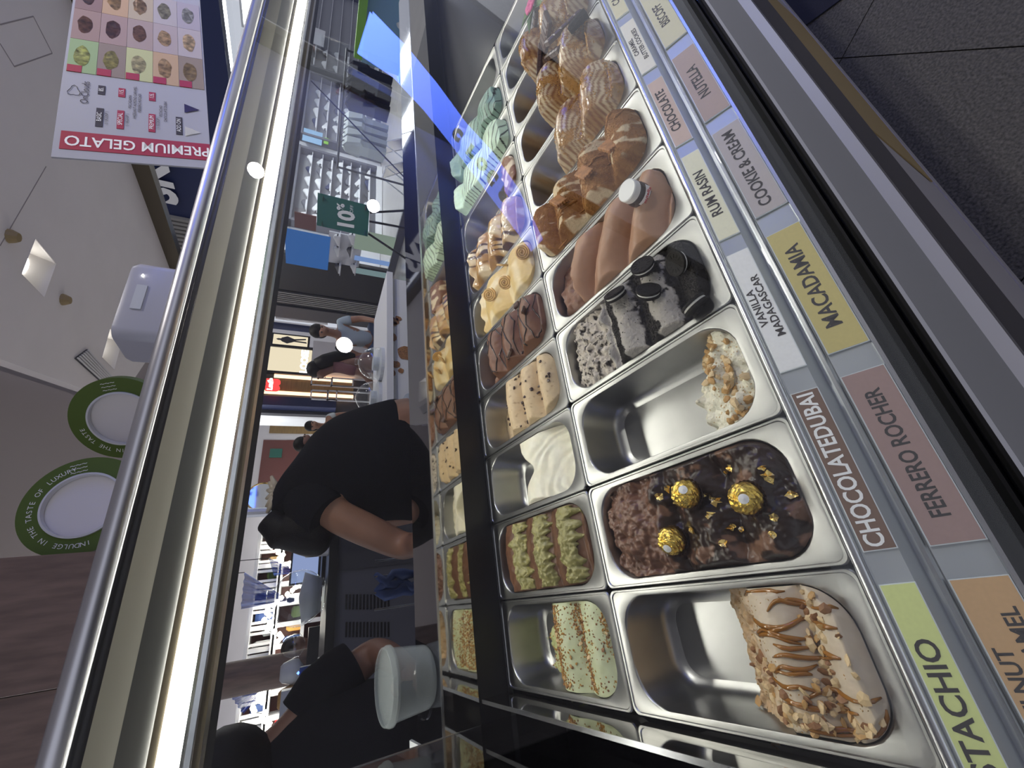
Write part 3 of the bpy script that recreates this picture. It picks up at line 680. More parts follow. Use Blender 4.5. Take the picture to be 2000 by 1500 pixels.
for k, yc in enumerate((-.105, -.020, .065)):                 # paste bars with ragged, dripping edges
    mb = MB(); cols = []; nx_, ny_ = 84, 44; yw = .036
    for j in range(ny_+1):
        for i in range(nx_+1):
            x = (IX-.003)*(-1+2*i/nx_); v = -1+2*j/ny_
            lo_ = yw*(.55+1.1*abs(nz(x*48, k*9+1))+.6*nz(x*100, k+4)); hi_ = yw*(.52+.5*nz(x*60, k*7+3))
            y = yc+(v*hi_ if v > 0 else v*lo_)
            e = min(1-abs(v), 1.0); y = max(-IY+.002, min(IY-.002, y)); w = hw(y)-.002; xx = max(-w, min(w, x))
            mb.v.append((xx, y, g.H(xx, y)+.0085*math.sqrt(max(0, min(1, e*2.2)))+.0055*fbm(xx*60, y*60, k)+.0045*fbm(xx*170, y*170, k+5)-.0005)); q = fbm(xx*70, y*70, 3)+.5
            cols.append(mixc((0.17, 0.155, 0.04), (0.40, 0.36, 0.14), q))
    for j in range(ny_):
        for i in range(nx_):
            a = j*(nx_+1)+i; mb.f.append((a, a+1, a+nx_+2, a+nx_+1))
    mb.build('pistachio_bar', vcol('pistachio_paste', .3, .8, 150, spec=.5) if k == 0 else 'pistachio_paste', g.t, True, cols)
def f(x, y):                                                  # vanilla
    e = .022-.050*math.exp(-((x+.002)/.032)**2)+.006*nz(x*45, 3)
    h = -.016+.022*math.exp(-((y+.02)/.05)**2)-.018*sstep(-.06, -.15, y)+.0022*math.sin(math.hypot(x+.05, y+.13)*300+4*nz(x*25, y*25))*sstep(-.02, -.06, y)*(.4+nz(x*20, y*20, 5))
    return h-.075*sstep(e-.006, e+.010, y)
fc = lambda x, y, z: mixc((0.82, 0.79, 0.66), (0.74, 0.69, 0.51), .5*(nz(x*40, y*40)+.5))
g = gelato(1, 2, 'vanilla_gelato', 'smooth white vanilla gelato folded at the front of a half empty pan', f, fc, 'gelato_soft')
def f(x, y):                                                  # rum raisin
    h = -.010+.026*lob(y, -.125, .068)*(1-.3*(x/IX)**2)+.002*fbm(x*60, y*60, 1)
    e = .055+.012*nz(x*40, 3)
    return h-.08*sstep(e-.01, e+.012, y)
def fc(x, y, z): return mixc((0.58, 0.44, 0.27), (0.30, 0.19, 0.10), .8*sstep(.2, .45, fbm(x*140, y*140, 6)))
g = gelato(1, 3, 'rum_raisin_gelato', 'speckled beige rum raisin gelato in four rolls', f, fc, 'gelato_soft')
scatter(g, 'raisin', ['raisin'], 40, lambda x, y: .25+.75*math.exp(-((lob(y, -.125, .068)-.2)/.25)**2)*(y < .05), .0034, .0052, 51, 'chunk', .2)
def f(x, y):                                                  # chocolate with dark drizzle
    h = .000+.028*lob(y+.05*x, -.105, .080)*(1-.35*(x/IX)**2)+.002*fbm(x*50, y*50, 1)
    h = lerp(h, -.03+.009*fbm(x*60, y*60, 7), sstep(.055, .085, y+.01*nz(x*40, 1)))
    return h-.07*sstep(.125, .15, y+.014*nz(x*50, 6))
fc = lambda x, y, z: mixc((0.13, 0.055, 0.03), (0.20, 0.095, 0.055), fbm(x*40, y*40)+.5)
g = gelato(1, 4, 'drizzled_chocolate_gelato', 'brown chocolate gelato looped with thin dark chocolate drizzle', f, fc, 'gelato_soft')
for k in range(13):
    y = -.145+.018*k; s = 1 if k % 2 else -1
    if y > .06: break
    drizzle(g, [(-.062*s, y), (-.02*s, y+.010), (.03*s, y-.004), (.062*s, y+.012), (.055*s, y+.018)], .0017, 'dark_sauce', 'dark_drizzle', k, .002)
for k, (px, py, rot) in enumerate(((1012, 597, (.4, .3, .4)), (1027, 607, (.2, .6, 1.2)), (998, 690, (.5, .1, 2)))):
    x, y = LC(1, 4, px, py, .02); x = max(-.055, min(.055, x)); y = max(-.14, min(.14, y))
    o = MB().loft([rrect(.010*q, .008*q, .001, zz, 2) for q, zz in ((1, -.003), (1, .002), (.8, .004))], True, True).build('chocolate_piece', 'chocolate_bar', g.t)
    o.location = (x, y, g.H(x, y)+.004); o.rotation_euler = rot
def f(x, y):                                                  # butter cookie
    h = .002+.020*lob(y, -.10, .12)+.002*fbm(x*50, y*50, 1)-.012*(x/IX)**2
    return h-.085*sstep(.095, .115, y+.012*nz(x*40, 3))
def fc(x, y, z): return mixc((0.60, 0.43, 0.18), (0.72, 0.60, 0.38), sstep(-.1, .3, nz(x*25, y*25, 3)))
g = gelato(1, 5, 'butter_cookie_gelato', 'yellow cream gelato topped with spiral butter cookies', f, fc, 'gelato_soft')
def spiral_cookie(t):
    pts = []; 
    for k in range(64):
        a = k*.30; rr = .0025+.00082*k*.30; pts.append((rr*math.cos(a), rr*math.sin(a), .0015))
    MB().tube(pts, .0028, 7).build('piped_spiral', 'biscuit', t, True)
    MB().rev([(.0001, -.001), (.0165, -.001), (.017, .001), (.0001, .0012)], n=24).build('cookie_base', 'biscuit', t)
for px, py, dz, rot, lab in ((961, 577, .014, (.25, -.35, 0), 'spiral butter cookie nearest the bare end of its pan'), (985, 551, .016, (.3, -.5, 2), 'spiral butter cookie in the middle of the yellow gelato'), (979, 518, .018, (1.35, .2, .8), 'spiral butter cookie stuck in on its edge'), (1018, 492, .014, (.3, -.2, 3), 'spiral butter cookie under the end of the blue reflection')):
    x, y = LC(1, 5, px, py, dz+.01); x = max(-.052, min(.052, x)); y = max(-.15, min(.14, y))
    t = thing('spiral_cookie', lab, 'cookie', (x+5.5*PW, y+PD/2, ZP+max(-.03, g.H(x, y))+.013), 'spiral butter cookies'); spiral_cookie(t)
    dr = (CC-Vector(t.location)).normalized()+Vector((.25*math.sin(rot[2]*2), .2*math.cos(rot[2]*3), .25)); t.rotation_euler = rot if rot[0] > 1 else dr.to_track_quat('Z', 'Y').to_euler()
def f(x, y):                                                  # caramel with dark drizzle
    h = .004+.026*lob(y+.2*x, -.10, .075)*(1-.3*(x/IX)**2)+.003*fbm(x*50, y*50, 1)
    return h-.09*sstep(.11, .13, y+.012*nz(x*40, 3))
def fc(x, y, z):
    a = mixc((0.42, 0.24, 0.08), (0.70, 0.58, 0.38), sstep(-.1, .3, nz(x*25, y*25, 3)))
    return mixc(a, (0.05, 0.025, 0.015), .9*sstep(.25, .6, math.sin((x-.3*y)*240+5*nz(x*25, y*25, 6)))*sstep(-.2, .1, nz(x*12, y*12, 4)))
gelato(1, 6, 'dark_drizzled_caramel_gelato', 'golden caramel gelato with wavy dark chocolate lines behind the blue reflection', f, fc, 'gelato_glossy')
MINT = (0.48, 0.62, 0.48)
def mk_mint(c, s, lift, name, label, mint):
    def f(x, y):
        h = lift+.022*lob(y+.1*x, -.10, .14)*(1-.5*(x/IX)**2)+.008*nz(x*25, y*25, s)
        return h+.010*sstep(.07, .13, y)*(1-(x/IX)**2)+.006*fbm(x*50, y*50, s)*sstep(.08, .11, y)
    def fc(x, y, z):
        d = sstep(.80, .90, math.sin((y+.4*x)*380+9*nz(x*16, y*16, s)))*(1-sstep(.08, .11, y))
        return mixc(mixc(mint, tuple(min(1, v*1.18) for v in mint), nz(x*30, y*30)+.5), (0.015, 0.012, 0.012), d)
    return gelato(1, c, name, label, f, fc, 'gelato_soft')
mk_mint(8, 1, .014, 'mint_gelato', 'light green mint gelato with thin black chocolate stripes', MINT)
mk_mint(9, 4, .012, 'dark_mint_gelato', 'duller green mint gelato with black stripes beyond the brighter one', (0.20, 0.30, 0.25))
def f(x, y): return -.012+.02*lob(y, -.13, .09)+.003*fbm(x*50, y*50, 1)-.08*sstep(-.085, -.06, y+.012*nz(x*40, 3))
gelato(1, 7, 'caramel_remainder_gelato', 'small brown and cream remainder at the front of a bare back row pan', f, lambda x, y, z: mixc((0.20, 0.09, 0.05), (0.70, 0.58, 0.42), sstep(-.05, .15, nz(x*40, y*40, 3))), 'gelato_soft')

# ------------------------------------------------------------------ lean the finished case and all that stands in it
for o in [o for o in COL.objects if o.parent is None and o.type != 'CAMERA']:
    o.matrix_basis = LEAN @ o.matrix_basis
L3 = LEAN.to_3x3()
CC = LEAN @ CC
CR = tuple(tuple(L3 @ Vector(r_)) for r_ in CR)
GP = LEAN @ GP; GN = L3 @ gn
# ------------------------------------------------------------------ from here on: level coordinates, floor at z = 0
class Pl:
    """upright plane: origin, direction to the viewer's right, normal towards the viewer"""
    def __init__(s, p, u):
        s.p = Vector(p); s.u = Vector((u[0], u[1], 0)).normalized(); s.n = Vector((s.u.y, -s.u.x, 0))
        if s.n.dot(CC-s.p) < 0: s.n = -s.n
    def sz(s, x, y, d=0.0):
        q = onp(x, y, s.p+s.n*d, s.n); return (q-s.p).dot(s.u), q.z
    def w(s, a, z, d=0.0): r_ = s.p+s.u*a+s.n*d; return Vector((r_.x, r_.y, z))
    def at(s, x, y, d=0.0): return s.w(*s.sz(x, y, d), d)
    def rect(s, a, b, d=0.0):
        (s0, z0), (s1, z1) = s.sz(*a, d), s.sz(*b, d); return min(s0, s1), max(s0, s1), min(z0, z1), max(z0, z1)
    def box(s, mb, r_, d0, d1, org=(0, 0, 0)):
        return mb.obox(s.w(r_[0], r_[2], d0)-Vector(org), s.u*(r_[1]-r_[0]), (0, 0, r_[3]-r_[2]), s.n*(d1-d0))
PXS = Pl((7.4, 6.0, 0), (0, -1)); PYW = Pl((10, 9.7, 0), (1, 0)); PLV = Pl((4, 12, 0), (1, 0)); PKO = Pl((1, 1.7, 0), (1, 0)); PST = Pl((0, 6.0, 0), (1, 0))
pbr('granite', (0.058, 0.054, 0.049), 0.6, nscale=150, namt=0.8, bump=1.0, bscale=130)
pbr('mall_floor', (0.36, 0.34, 0.33), 0.22, nscale=3, namt=0.08)
pbr('navy_mat', (0.012, 0.014, 0.035), 0.85, nscale=300, namt=0.3)
pbr('plaster', (0.80, 0.765, 0.765), 0.85, nscale=2, namt=0.03)
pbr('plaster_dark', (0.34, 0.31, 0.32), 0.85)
pbr('white_paint', (0.70, 0.70, 0.72), 0.5)
pbr('shop_white', (0.62, 0.62, 0.66), 0.55)
pbr('charcoal', (0.05, 0.05, 0.06), 0.5)
pbr('slate', (0.10, 0.10, 0.125), 0.5)
pbr('louver_grey', (0.30, 0.29, 0.27), 0.5)
pbr('navy', (0.015, 0.025, 0.09), 0.5); pbr('royal', (0.02, 0.06, 0.22), 0.5)
pbr('lime_paint', (0.22, 0.48, 0.03), 0.5); pbr('sky_print', (0.25, 0.42, 0.62), 0.4); pbr('aqua_print', (0.30, 0.46, 0.52), 0.5); pbr('sage_print', (0.30, 0.34, 0.25), 0.5); pbr('periwinkle', (0.30, 0.42, 0.72), 0.5)
pbr('red_brown', (0.16, 0.05, 0.04), 0.5); pbr('red', (0.36, 0.006, 0.010), 0.5); pbr('tan_wood', (0.30, 0.19, 0.07), 0.5, nscale=3, namt=0.2, stretch=(1, 1, 8))
pbr('wood_panel', (0.20, 0.135, 0.105), 0.55, nscale=5, namt=0.3, stretch=(6, 1, 1), bump=0.1, bscale=9)
pbr('green_board', (0.02, 0.14, 0.10), 0.5); pbr('leaf_green', (0.09, 0.145, 0.02), 0.5); pbr('dark_metal', (0.03, 0.03, 0.03), 0.4, 0.5)
pbr('cloth_white', (0.50, 0.53, 0.52), 0.9, bump=0.3, bscale=30); pbr('cloth_black', (0.008, 0.008, 0.011), 0.95, bump=0.15, bscale=14, spec=0.1)
pbr('skin', (0.33, 0.165, 0.10), 0.5, nscale=30, namt=0.06, sss=0.08); pbr('skin_dark', (0.20, 0.095, 0.06), 0.5); pbr('hair', (0.005, 0.004, 0.004), 0.55, spec=0.2, bump=0.5, bscale=60, stretch=(8, 8, 1))
pbr('denim_light', (0.42, 0.50, 0.60), 0.8, bump=0.3, bscale=200); pbr('denim', (0.03, 0.05, 0.11), 0.8); pbr('top_grey', (0.36, 0.42, 0.46), 0.8); pbr('top_rose', (0.15, 0.06, 0.065), 0.8); pbr('top_white', (0.62, 0.62, 0.62), 0.8)
pbr('frosted', (0.30, 0.33, 0.34), 0.4, spec=0.3, alpha=0.34); pbr('board_white', (0.40, 0.40, 0.43), 0.5); pbr('shelf_grey', (0.22, 0.22, 0.24), 0.6); pbr('satin_plastic', (0.55, 0.57, 0.60), 0.4)
emis('panel_glow', (1.0, 0.86, 0.62), 0.75); emis('white_glow', (1.0, 0.97, 0.9), 6.0); emis('warm_glow', (1.0, 0.6, 0.35), 2.2); emis('bulb', (1.0, 0.93, 0.8), 22.0)
emis('film_blue', (0.05, 0.17, 0.50), 0.5); emis('film_sage', (0.20, 0.25, 0.20), 0.8); emis('film_peri', (0.17, 0.27, 0.52), 0.8); emis('film_aqua', (0.16, 0.23, 0.24), 0.8); emis('fill_glow', (0.95, 0.97, 1.0), 17.0); emis('downlight', (1.0, 0.97, 0.92), 80.0); emis('screen', (0.40, 0.50, 0.85), 0.55); emis('blue_sign', (0.11, 0.20, 1.0), 7.0); emis('green_glow', (0.05, 1.0, 0.15), 3.0); emis('red_glow', (1.0, 0.05, 0.05), 1.5); emis('blue_glow', (0.1, 0.2, 1.0), 4.0)  # film prints: light from behind put into the colour as emission
# ---- floor
struct('floor', MB().box((-6, -8, -0.06), (24, 26, -0.012)), 'mall_floor')
fl = bpy.data.objects['floor']
e1, e2 = Vector((.864, .504, 0)), Vector((-.504, .864, 0)); ts = .8
gt = MB().box((.0015, .0015, -.02), (ts-.0015, ts-.0015, 0)).mesh('tile'); gt.materials.append(MATS['granite'])
for i in range(-3, 6):                                       # granite tiles of the aisle, laid askew to the case
    for j in range(-5, 4):
        q = Vector((.927, -.865, 0))+e1*ts*i+e2*ts*j; m_ = q+(e1+e2)*ts/2
        if not (-1.2 < m_.x < 4.6 and -3.2 < m_.y < .55): continue
        o = bpy.data.objects.new('floor_tile', gt); COL.objects.link(o); o.parent = fl; o.location = q; o.rotation_euler = (0, 0, math.atan2(e1.y, e1.x))
big = MB().box((.003, .003, -.02), (1.197, 1.197, 0)).mesh('tile'); big.materials.append(MATS['mall_floor'])
for i in range(-1, 7):
    for j in range(1, 9):
        o = bpy.data.objects.new('floor_tile', big); COL.objects.link(o); o.parent = fl; o.location = (i*1.2, 0.09+j*1.2, -.001)
mt_ = MB().add([(1.80, -0.56, .001), (1.90, -0.36, .001), (3.2, -0.36, .001), (3.2, -1.9, .001), (2.6, -1.9, .001), (1.80, -0.56, .006), (1.90, -0.36, .006), (3.2, -0.36, .006), (3.2, -1.9, .006), (2.6, -1.9, .006)], [(0, 1, 2, 3, 4), (9, 8, 7, 6, 5)]+[(i, i+5, (i+1) % 5+5, (i+1) % 5) for i in range(5)])
tag(mt_.build('floor_mat', 'navy_mat'), 'dark navy mat on the granite floor at the top edge', 'mat')
# ---- lower body of the case, upright
def cpart2(name, poly, mat, x0=XL, x1=XR):
    o = MB().prism(poly, x0, x1).build(name, mat, None); o.parent = case; o.matrix_parent_inverse = case.matrix_basis.inverted(); return o
cpart2('front_panel', [(-0.508, 0.848), (-0.472, 0.868), (-0.44, 0.848), (-0.42, 0.12), (-0.455, 0.12)], 'base_panel')
cpart2('kick_plate', [(-0.447, 0.0), (-0.458, 0.118), (-0.40, 0.118), (-0.40, 0.0)], 'base_panel')
cpart2('tan_inlay', [(-0.4985, 0.70), (-0.4615, 0.16), (-0.459, 0.16), (-0.496, 0.70)], 'tan_panel', 0.95, 1.72)
# ---- ceilings
ZC = 3.5
def ceil(name, pts, z, th, mat):
    n = len(pts); vs = [(p[0], p[1], z) for p in pts]+[(p[0], p[1], z+th) for p in pts]
    return struct(name, MB().add(vs, [tuple(reversed(range(n))), tuple(range(n, 2*n))]+[(i, (i+1) % n, (i+1) % n+n, i+n) for i in range(n)]), mat)
cm = ceil('ceiling', [(-3, -7), (4.83, -7), (4.83, 6.2), (2.62, 5.0), (2.05, 3.0), (-3, 2.6)], ZC, .12, 'plaster')
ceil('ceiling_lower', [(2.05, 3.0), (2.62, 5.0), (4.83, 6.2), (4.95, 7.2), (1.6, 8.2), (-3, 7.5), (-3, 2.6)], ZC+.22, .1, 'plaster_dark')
ceil('ceiling_far', [(-6, 7.5), (1.6, 8.2), (4.95, 7.2), (7.4, 9.0), (7.4, 24), (-6, 24)], 4.3, .1, 'plaster')
MB().box((4.83, -7, ZC-.16), (4.95, 7.2, ZC+.12)).build('ceiling_edge', 'brown_trim', cm)
for a, b in (((0, 48), (65, 32)), ((65, 32), (102, 104)), ((102, 104), (28, 130)), ((28, 130), (0, 85)), ((0, 480), (90, 325))):   # joints of the access hatch and the boards
    p, q = onz(*a, ZC), onz(*b, ZC); d = (q-p); w_ = Vector((-d.y, d.x, 0)).normalized()*.004
    MB().obox(p-w_+Vector((0, 0, -.001)), d, w_*2, (0, 0, .002)).build('ceiling_joint', 'plaster_dark', cm)
pbr('reflector', (0.78, 0.75, 0.72), 0.4)
def square_light(c, ang, sz, label):
    t = thing('recessed_spotlight', label, 'light', (c.x, c.y, ZC), 'square recessed spotlights', rz=ang)
    s = sz/2; mb = MB()
    mb.add([(-s, -s, -.003), (s, -s, -.003), (s, s, -.003), (-s, s, -.003), (-s*.55, -s*.9, .10), (s*.2, -s*.9, .10), (s*.2, s*.6, .10), (-s*.55, s*.6, .10)], [(0, 1, 5, 4), (1, 2, 6, 5), (2, 3, 7, 6), (3, 0, 4, 7), (4, 5, 6, 7)])
    mb.f = [tuple(reversed(f_)) for f_ in mb.f]; mb.build('reflector', 'reflector', t)
    MB().rev([(.0001, .085), (s*.42, .085), (s*.5, .098)], (-s*.12, -s*.12, 0), 20).build('lamp', 'white_glow', t)
    l = bpy.data.lights.new('spot', 'SPOT'); l.energy = 45; l.spot_size = 1.7; l.spot_blend = .6; l.shadow_soft_size = .05; l.color = (1, .95, .9)
    lo = bpy.data.objects.new('lamp_beam', l); COL.objects.link(lo); lo.parent = t; lo.location = (0, 0, -.03)
    # the reflector stands proud of the opening, so the ceiling is cut by nothing: box is shown from below
def cut(ob, boxes):
    for (c, ang, s_) in boxes:
        k = MB().box((-s_, -s_, -.3), (s_, s_, .3)).build('cutter', None); k.matrix_world = Matrix.Translation(c) @ Matrix.Rotation(ang, 4, 'Z')
        bpy.context.view_layer.update()
        md = ob.modifiers.new('b', 'BOOLEAN'); md.object = k; md.operation = 'DIFFERENCE'; md.solver = 'EXACT'
        bpy.context.view_layer.update(); me = bpy.data.meshes.new_from_object(ob.evaluated_get(bpy.context.evaluated_depsgraph_get()))
        ob.modifiers.clear(); ob.data = me; bpy.data.objects.remove(k, do_unlink=True)
def quad_light(corners, label):
    P_ = [onz(*q, ZC) for q in corners]; c = sum(P_, Vector())/4; e_ = P_[1]-P_[0]; sz_ = (e_.length+(P_[2]-P_[1]).length)/2; an = math.atan2(e_.y, e_.x)
    cut(cm, [(c, an, sz_/2-.002)]); square_light(c, an, sz_, label)
quad_light(((90, 490), (117, 523), (62, 560), (33, 527)), 'square recessed spotlight nearest the menu board')
quad_light(((228, 658), (243, 676), (210, 708), (190, 690)), 'square recessed spotlight beside the air vent')
p = [onz(*q, ZC-.012) for q in ((148, 700), (172, 682), (219, 735), (203, 750))]
t = thing('air_vent', 'slatted white ceiling air vent with dark gaps', 'vent', sum(p, Vector())/4)
o_ = t.location; mb = MB(); mb.add([q-o_ for q in p]+[q-o_+Vector((0, 0, .012)) for q in p], [(0, 1, 2, 3), (7, 6, 5, 4), (0, 4, 5, 1), (1, 5, 6, 2), (2, 6, 7, 3), (3, 7, 4, 0)]); mb.build('backing', 'charcoal', t)
for k in range(6):
    f_ = (k+.5)/6; a, b = p[0].lerp(p[1], f_), p[3].lerp(p[2], f_); w_ = (p[1]-p[0])*.045
    MB().obox(a-w_-o_+Vector((0, 0, -.01)), b-a, w_*2, (0, 0, .008)).build('slat', 'white_paint', t)
for px, py, lab in ((18, 461, 'small brown sprinkler head near the ceiling spotlight'), (122, 585, 'small square sensor between the two spotlights')):
    c = onz(px, py, ZC); t = tag(MB().rev([(.0001, -.05), (.03, -.05), (.045, -.02), (.05, 0)], c, 12).build('ceiling_sensor', 'tan_panel'), lab, 'sensor', 'ceiling sensors')
# round downlights of the aisle (their images show in the front glass)
for px, py, r_, lab in ((668, 680, .050, 'round ceiling downlight over the aisle, nearest the case'), (725, 410, .055, 'round ceiling downlight over the aisle, farther right'), (497, 342, .045, 'round ceiling downlight right above the case')):
    v = ray(px, py).normalized(); G = CC+v*((GP-CC).dot(GN)/v.dot(GN)); rr = v-2*v.dot(GN)*GN; c = G+rr*((ZC-G.z)/rr.z)
    t = thing('downlight', lab, 'light', (c.x, c.y, ZC), 'round ceiling downlights')
    MB().rev([(.0001, -.006), (r_, -.006), (r_, -.001)], n=24).build('lamp', 'downlight', t); MB().rev([(r_, -.008), (r_*1.25, -.008), (r_*1.3, 0), (r_, 0)], n=24).build('bezel', 'white_paint', t)
    l = bpy.data.lights.new('spot', 'SPOT'); l.energy = 60; l.spot_size = 2.2; l.spot_blend = .8; l.shadow_soft_size = .05; l.color = (1, .95, .88)
    lob_ = bpy.data.objects.new('lamp_beam', l); COL.objects.link(lob_); lob_.parent = t; lob_.location = (0, 0, -.05)
# ---- shop sign across the aisle: a curved blue light ribbon whose image hangs in the front glass
LOW = [(722, 22), (790, 92), (850, 165), (905, 240), (960, 300), (1010, 372), (1057, 470)]; TOP = [(703, 107), (745, 135), (800, 195), (858, 265), (915, 335), (965, 400), (1038, 492)]
def refl(px, py):
    v = ray(px, py).normalized(); G = CC+v*((GP-CC).dot(GN)/v.dot(GN)); return G, v-2*v.dot(GN)*GN
t = thing('light_ribbon_sign', 'curved glowing blue shop sign with dark letters, mirrored in the front glass', 'sign', (0, 0, 0))
lo_, hi_ = [], []
for a, b in zip(LOW, TOP):
    G, r_ = refl(*a); q = G+r_*((2.95-G.z)/r_.z); lo_.append(q)
    G2, r2 = refl(*b); hd = math.hypot(q.x-G2.x, q.y-G2.y); hi_.append(Vector((q.x, q.y, G2.z+r2.z/math.hypot(r2.x, r2.y)*hd)))
mb = MB(); n = len(lo_); back = Vector((.04, -.03, 0))
mb.loft([lo_, hi_], closed=False); mb.loft([[q+back for q in hi_], [q+back for q in lo_]], closed=False)
mb.build('light_band', 'blue_sign', t)
MID = [((a[0]+b[0])/2, (a[1]+b[1])/2) for a, b in zip(LOW, TOP)]
for chx, px_, py_ in (('c', 884, 254), ('r', 905, 288), ('o', 930, 314), ('c', 952, 342), ('s', 968, 374)):
    i = max(k for k in range(n-1) if MID[k][1] <= py_); f_ = (py_-MID[i][1])/(MID[i+1][1]-MID[i][1])
    q0, q1 = (lo_[i]+hi_[i])/2, (lo_[i+1]+hi_[i+1])/2; c_ = q0.lerp(q1, f_); u_ = q1-q0; u_.z = 0; u_.normalize()
    nn = Vector((u_.y, -u_.x, 0)); nn = nn if nn.dot(CC-c_) > 0 else -nn
    hg = (hi_[i]-lo_[i]).length
    lettering(chx, c_+nn*.03, u_, (0, 0, 1), hg*.82, 'black_plastic', t, bold=hg*.05, sx=1.05, name='letter')
# ---- shoe shop: window front at X = 7.4, shelf wall inside
struct('wall_shop_back', PYW.box(MB(), (-2.45, 12, 0, 4.2), -.2, -.02), 'shop_white')
struct('wall_shop_side', MB().box((7.3, 9.3, 0), (7.6, 9.8, 4.2)), 'charcoal')
struct('wall_shop_front', MB().box((7.4, -4, 3.0), (7.6, 9.3, 4.6)), 'navy')
fas = bpy.data.objects['wall_shop_front']
def fasc(name, a, b, mat, d0, d1):
    o = PXS.box(MB(), PXS.rect(a, b), d0, d1).build(name, mat, fas); return o
for k in range(16):
    y = 425+k*8; p = PXS.at(330+k*1.8, y, .05); MB().box((7.33, p.y-.03, p.z-.42), (7.4, p.y+.03, p.z+.30)).build('louver_bar', 'louver_grey', fas)
sk = PXS.at(322, 412, .06)
lt = lettering('SKECHERS', sk+Vector((0, -2.0, 0)), (0, -1, 0), (0, 0, 1), .78, 'white_ink', fas, bold=.03)
def shelfbay(a, b, c, d, cols, rows, label, posters=()):
    """corner pixels: top far, top near, bottom near, bottom far"""
    P_ = [PYW.sz(*q) for q in (a, b, c, d)]; x0 = min(P_[1][0], P_[2][0]); x1 = max(P_[0][0], P_[3][0]); z1 = max(P_[0][1], P_[1][1]); z0 = min(P_[2][1], P_[3][1])
    t = thing('shoe_shelf', label, 'shelf', PYW.w((x0+x1)/2, 0)); o_ = t.location
    PYW.box(MB(), (x0, x1, z0, z1), 0, .03, o_).build('back_board', 'shelf_grey', t)
    for f_ in cols: z = z1-(z1-z0)*f_; PYW.box(MB(), (x0, x1, z-.03, z-.015), .03, .22, o_).build('shelf_board', 'shop_white', t)
    PYW.box(MB(), (x0-.05, x1+.05, 0, z0), 0, .35, o_).build('plinth', 'white_paint', t)
    for q in (x0-.10, x1): PYW.box(MB(), (q, q+.10, 0, z1+.3), 0, .28, o_).build('side_post', 'slate', t)
    PYW.box(MB(), (x0-.1, x1+.1, z1+.0, z1+.35), 0, .3, o_).build('header', 'slate', t)
    return x0, x1, z0, z1, t
def shoe_mesh():
    """side-on trainer, toe towards +x, 0.28 m long: sole and upper"""
    ms = []
    st = [(-.14, .030, .055), (-.12, .038, .10), (-.07, .038, .115), (-.03, .036, .105), (.02, .040, .075), (.07, .043, .055), (.115, .036, .040), (.14, .012, .022)]
    mb = MB(); mb.loft([[(x, w_*math.cos(a)*1.0, .022+(h-.022)*max(0, math.sin(a))) for a in [math.pi*k/8 for k in range(9)]] for x, w_, h in st], False, False, closed=False)
    up = len(mb.f)
    mb.loft([[(x, w_*1.08*s, z) for s, z in ((-1, 0), (1, 0), (1, .026), (-1, .026))] for x, w_, h in st], True, True)
    return mb, up
def shoe(colname):
    mb, up = shoe_mesh(); me = mb.mesh('shoe', 2); me.materials.append(MATS[colname]); me.materials.append(MATS['white_paint'])
    for i, p_ in enumerate(me.polygons): p_.material_index = 0 if i < up else 1
    return me
SH = {k: shoe(k) for k in ('white_paint', 'slate', 'navy', 'satin_plastic', 'red_brown', 'charcoal')}
SHN = {'white_paint': 'white', 'slate': 'dark grey', 'navy': 'navy', 'satin_plastic': 'light grey', 'red_brown': 'brown', 'charcoal': 'black'}
ORD = ['first', 'second', 'third', 'fourth', 'fifth', 'sixth', 'seventh']
def put_shoe(p, where, rd, rz=0.0, sc=1.0, w=(5, 3, 2, 4, 1, 2), spot=None, grp=None):
    k = rd.choices(list(SH), w)[0]
    o = mobj('shoe', SH[k], None); o.location = p; o.rotation_euler = (0, 0, rz); o.scale = (sc,)*3
    tag(o, '%s trainer %s' % (SHN[k], spot or 'on the '+where), 'shoe', 'trainers on the '+where)
rd = random.Random(12)
CL = [.14, .27, .40, .53, .64, .77, .90]
for (cs, nr, nm, skip, short) in ((((609, 157), (591, 271), (737, 314), (744, 210)), 6, 'middle shelf bay of the shoe shop', 0, 'middle shoe bay'), (((588, 305), (570, 432), (722, 470), (734, 342)), 6, 'shelf bay behind the green sign', 1, 'bay behind green sign'), (((612, -30), (597, 132), (735, 185), (752, 40)), 7, 'shelf bay at the top edge of the picture', 2, 'bay at top picture edge')):
    x0, x1, z0, z1, t = shelfbay(*cs, CL, nr, 'white wall shelf, the ' + nm)
    for ci, f_ in enumerate(CL):
        for r_ in range(nr):
            if skip == 0 and ci < 3 and r_ in (0,): continue
            if skip == 0 and ci < 2 and r_ >= 5: continue
            if skip == 2 and not (r_ <= 1): continue
            if skip == 1 and r_ < 1 and ci > 3: continue
            s_ = x0+(x1-x0)*((nr-1-r_)+.5)/nr if False else x0+(x1-x0)*(r_+.5)/nr
            put_shoe(PYW.w(s_, z1-(z1-z0)*f_-.015, .12), nm, rd, rd.choice((0, math.pi))+rd.uniform(-.3, .3), 1.4, spot='%s from left on %s shelf from top, %s' % (ORD[r_], ORD[ci], short))
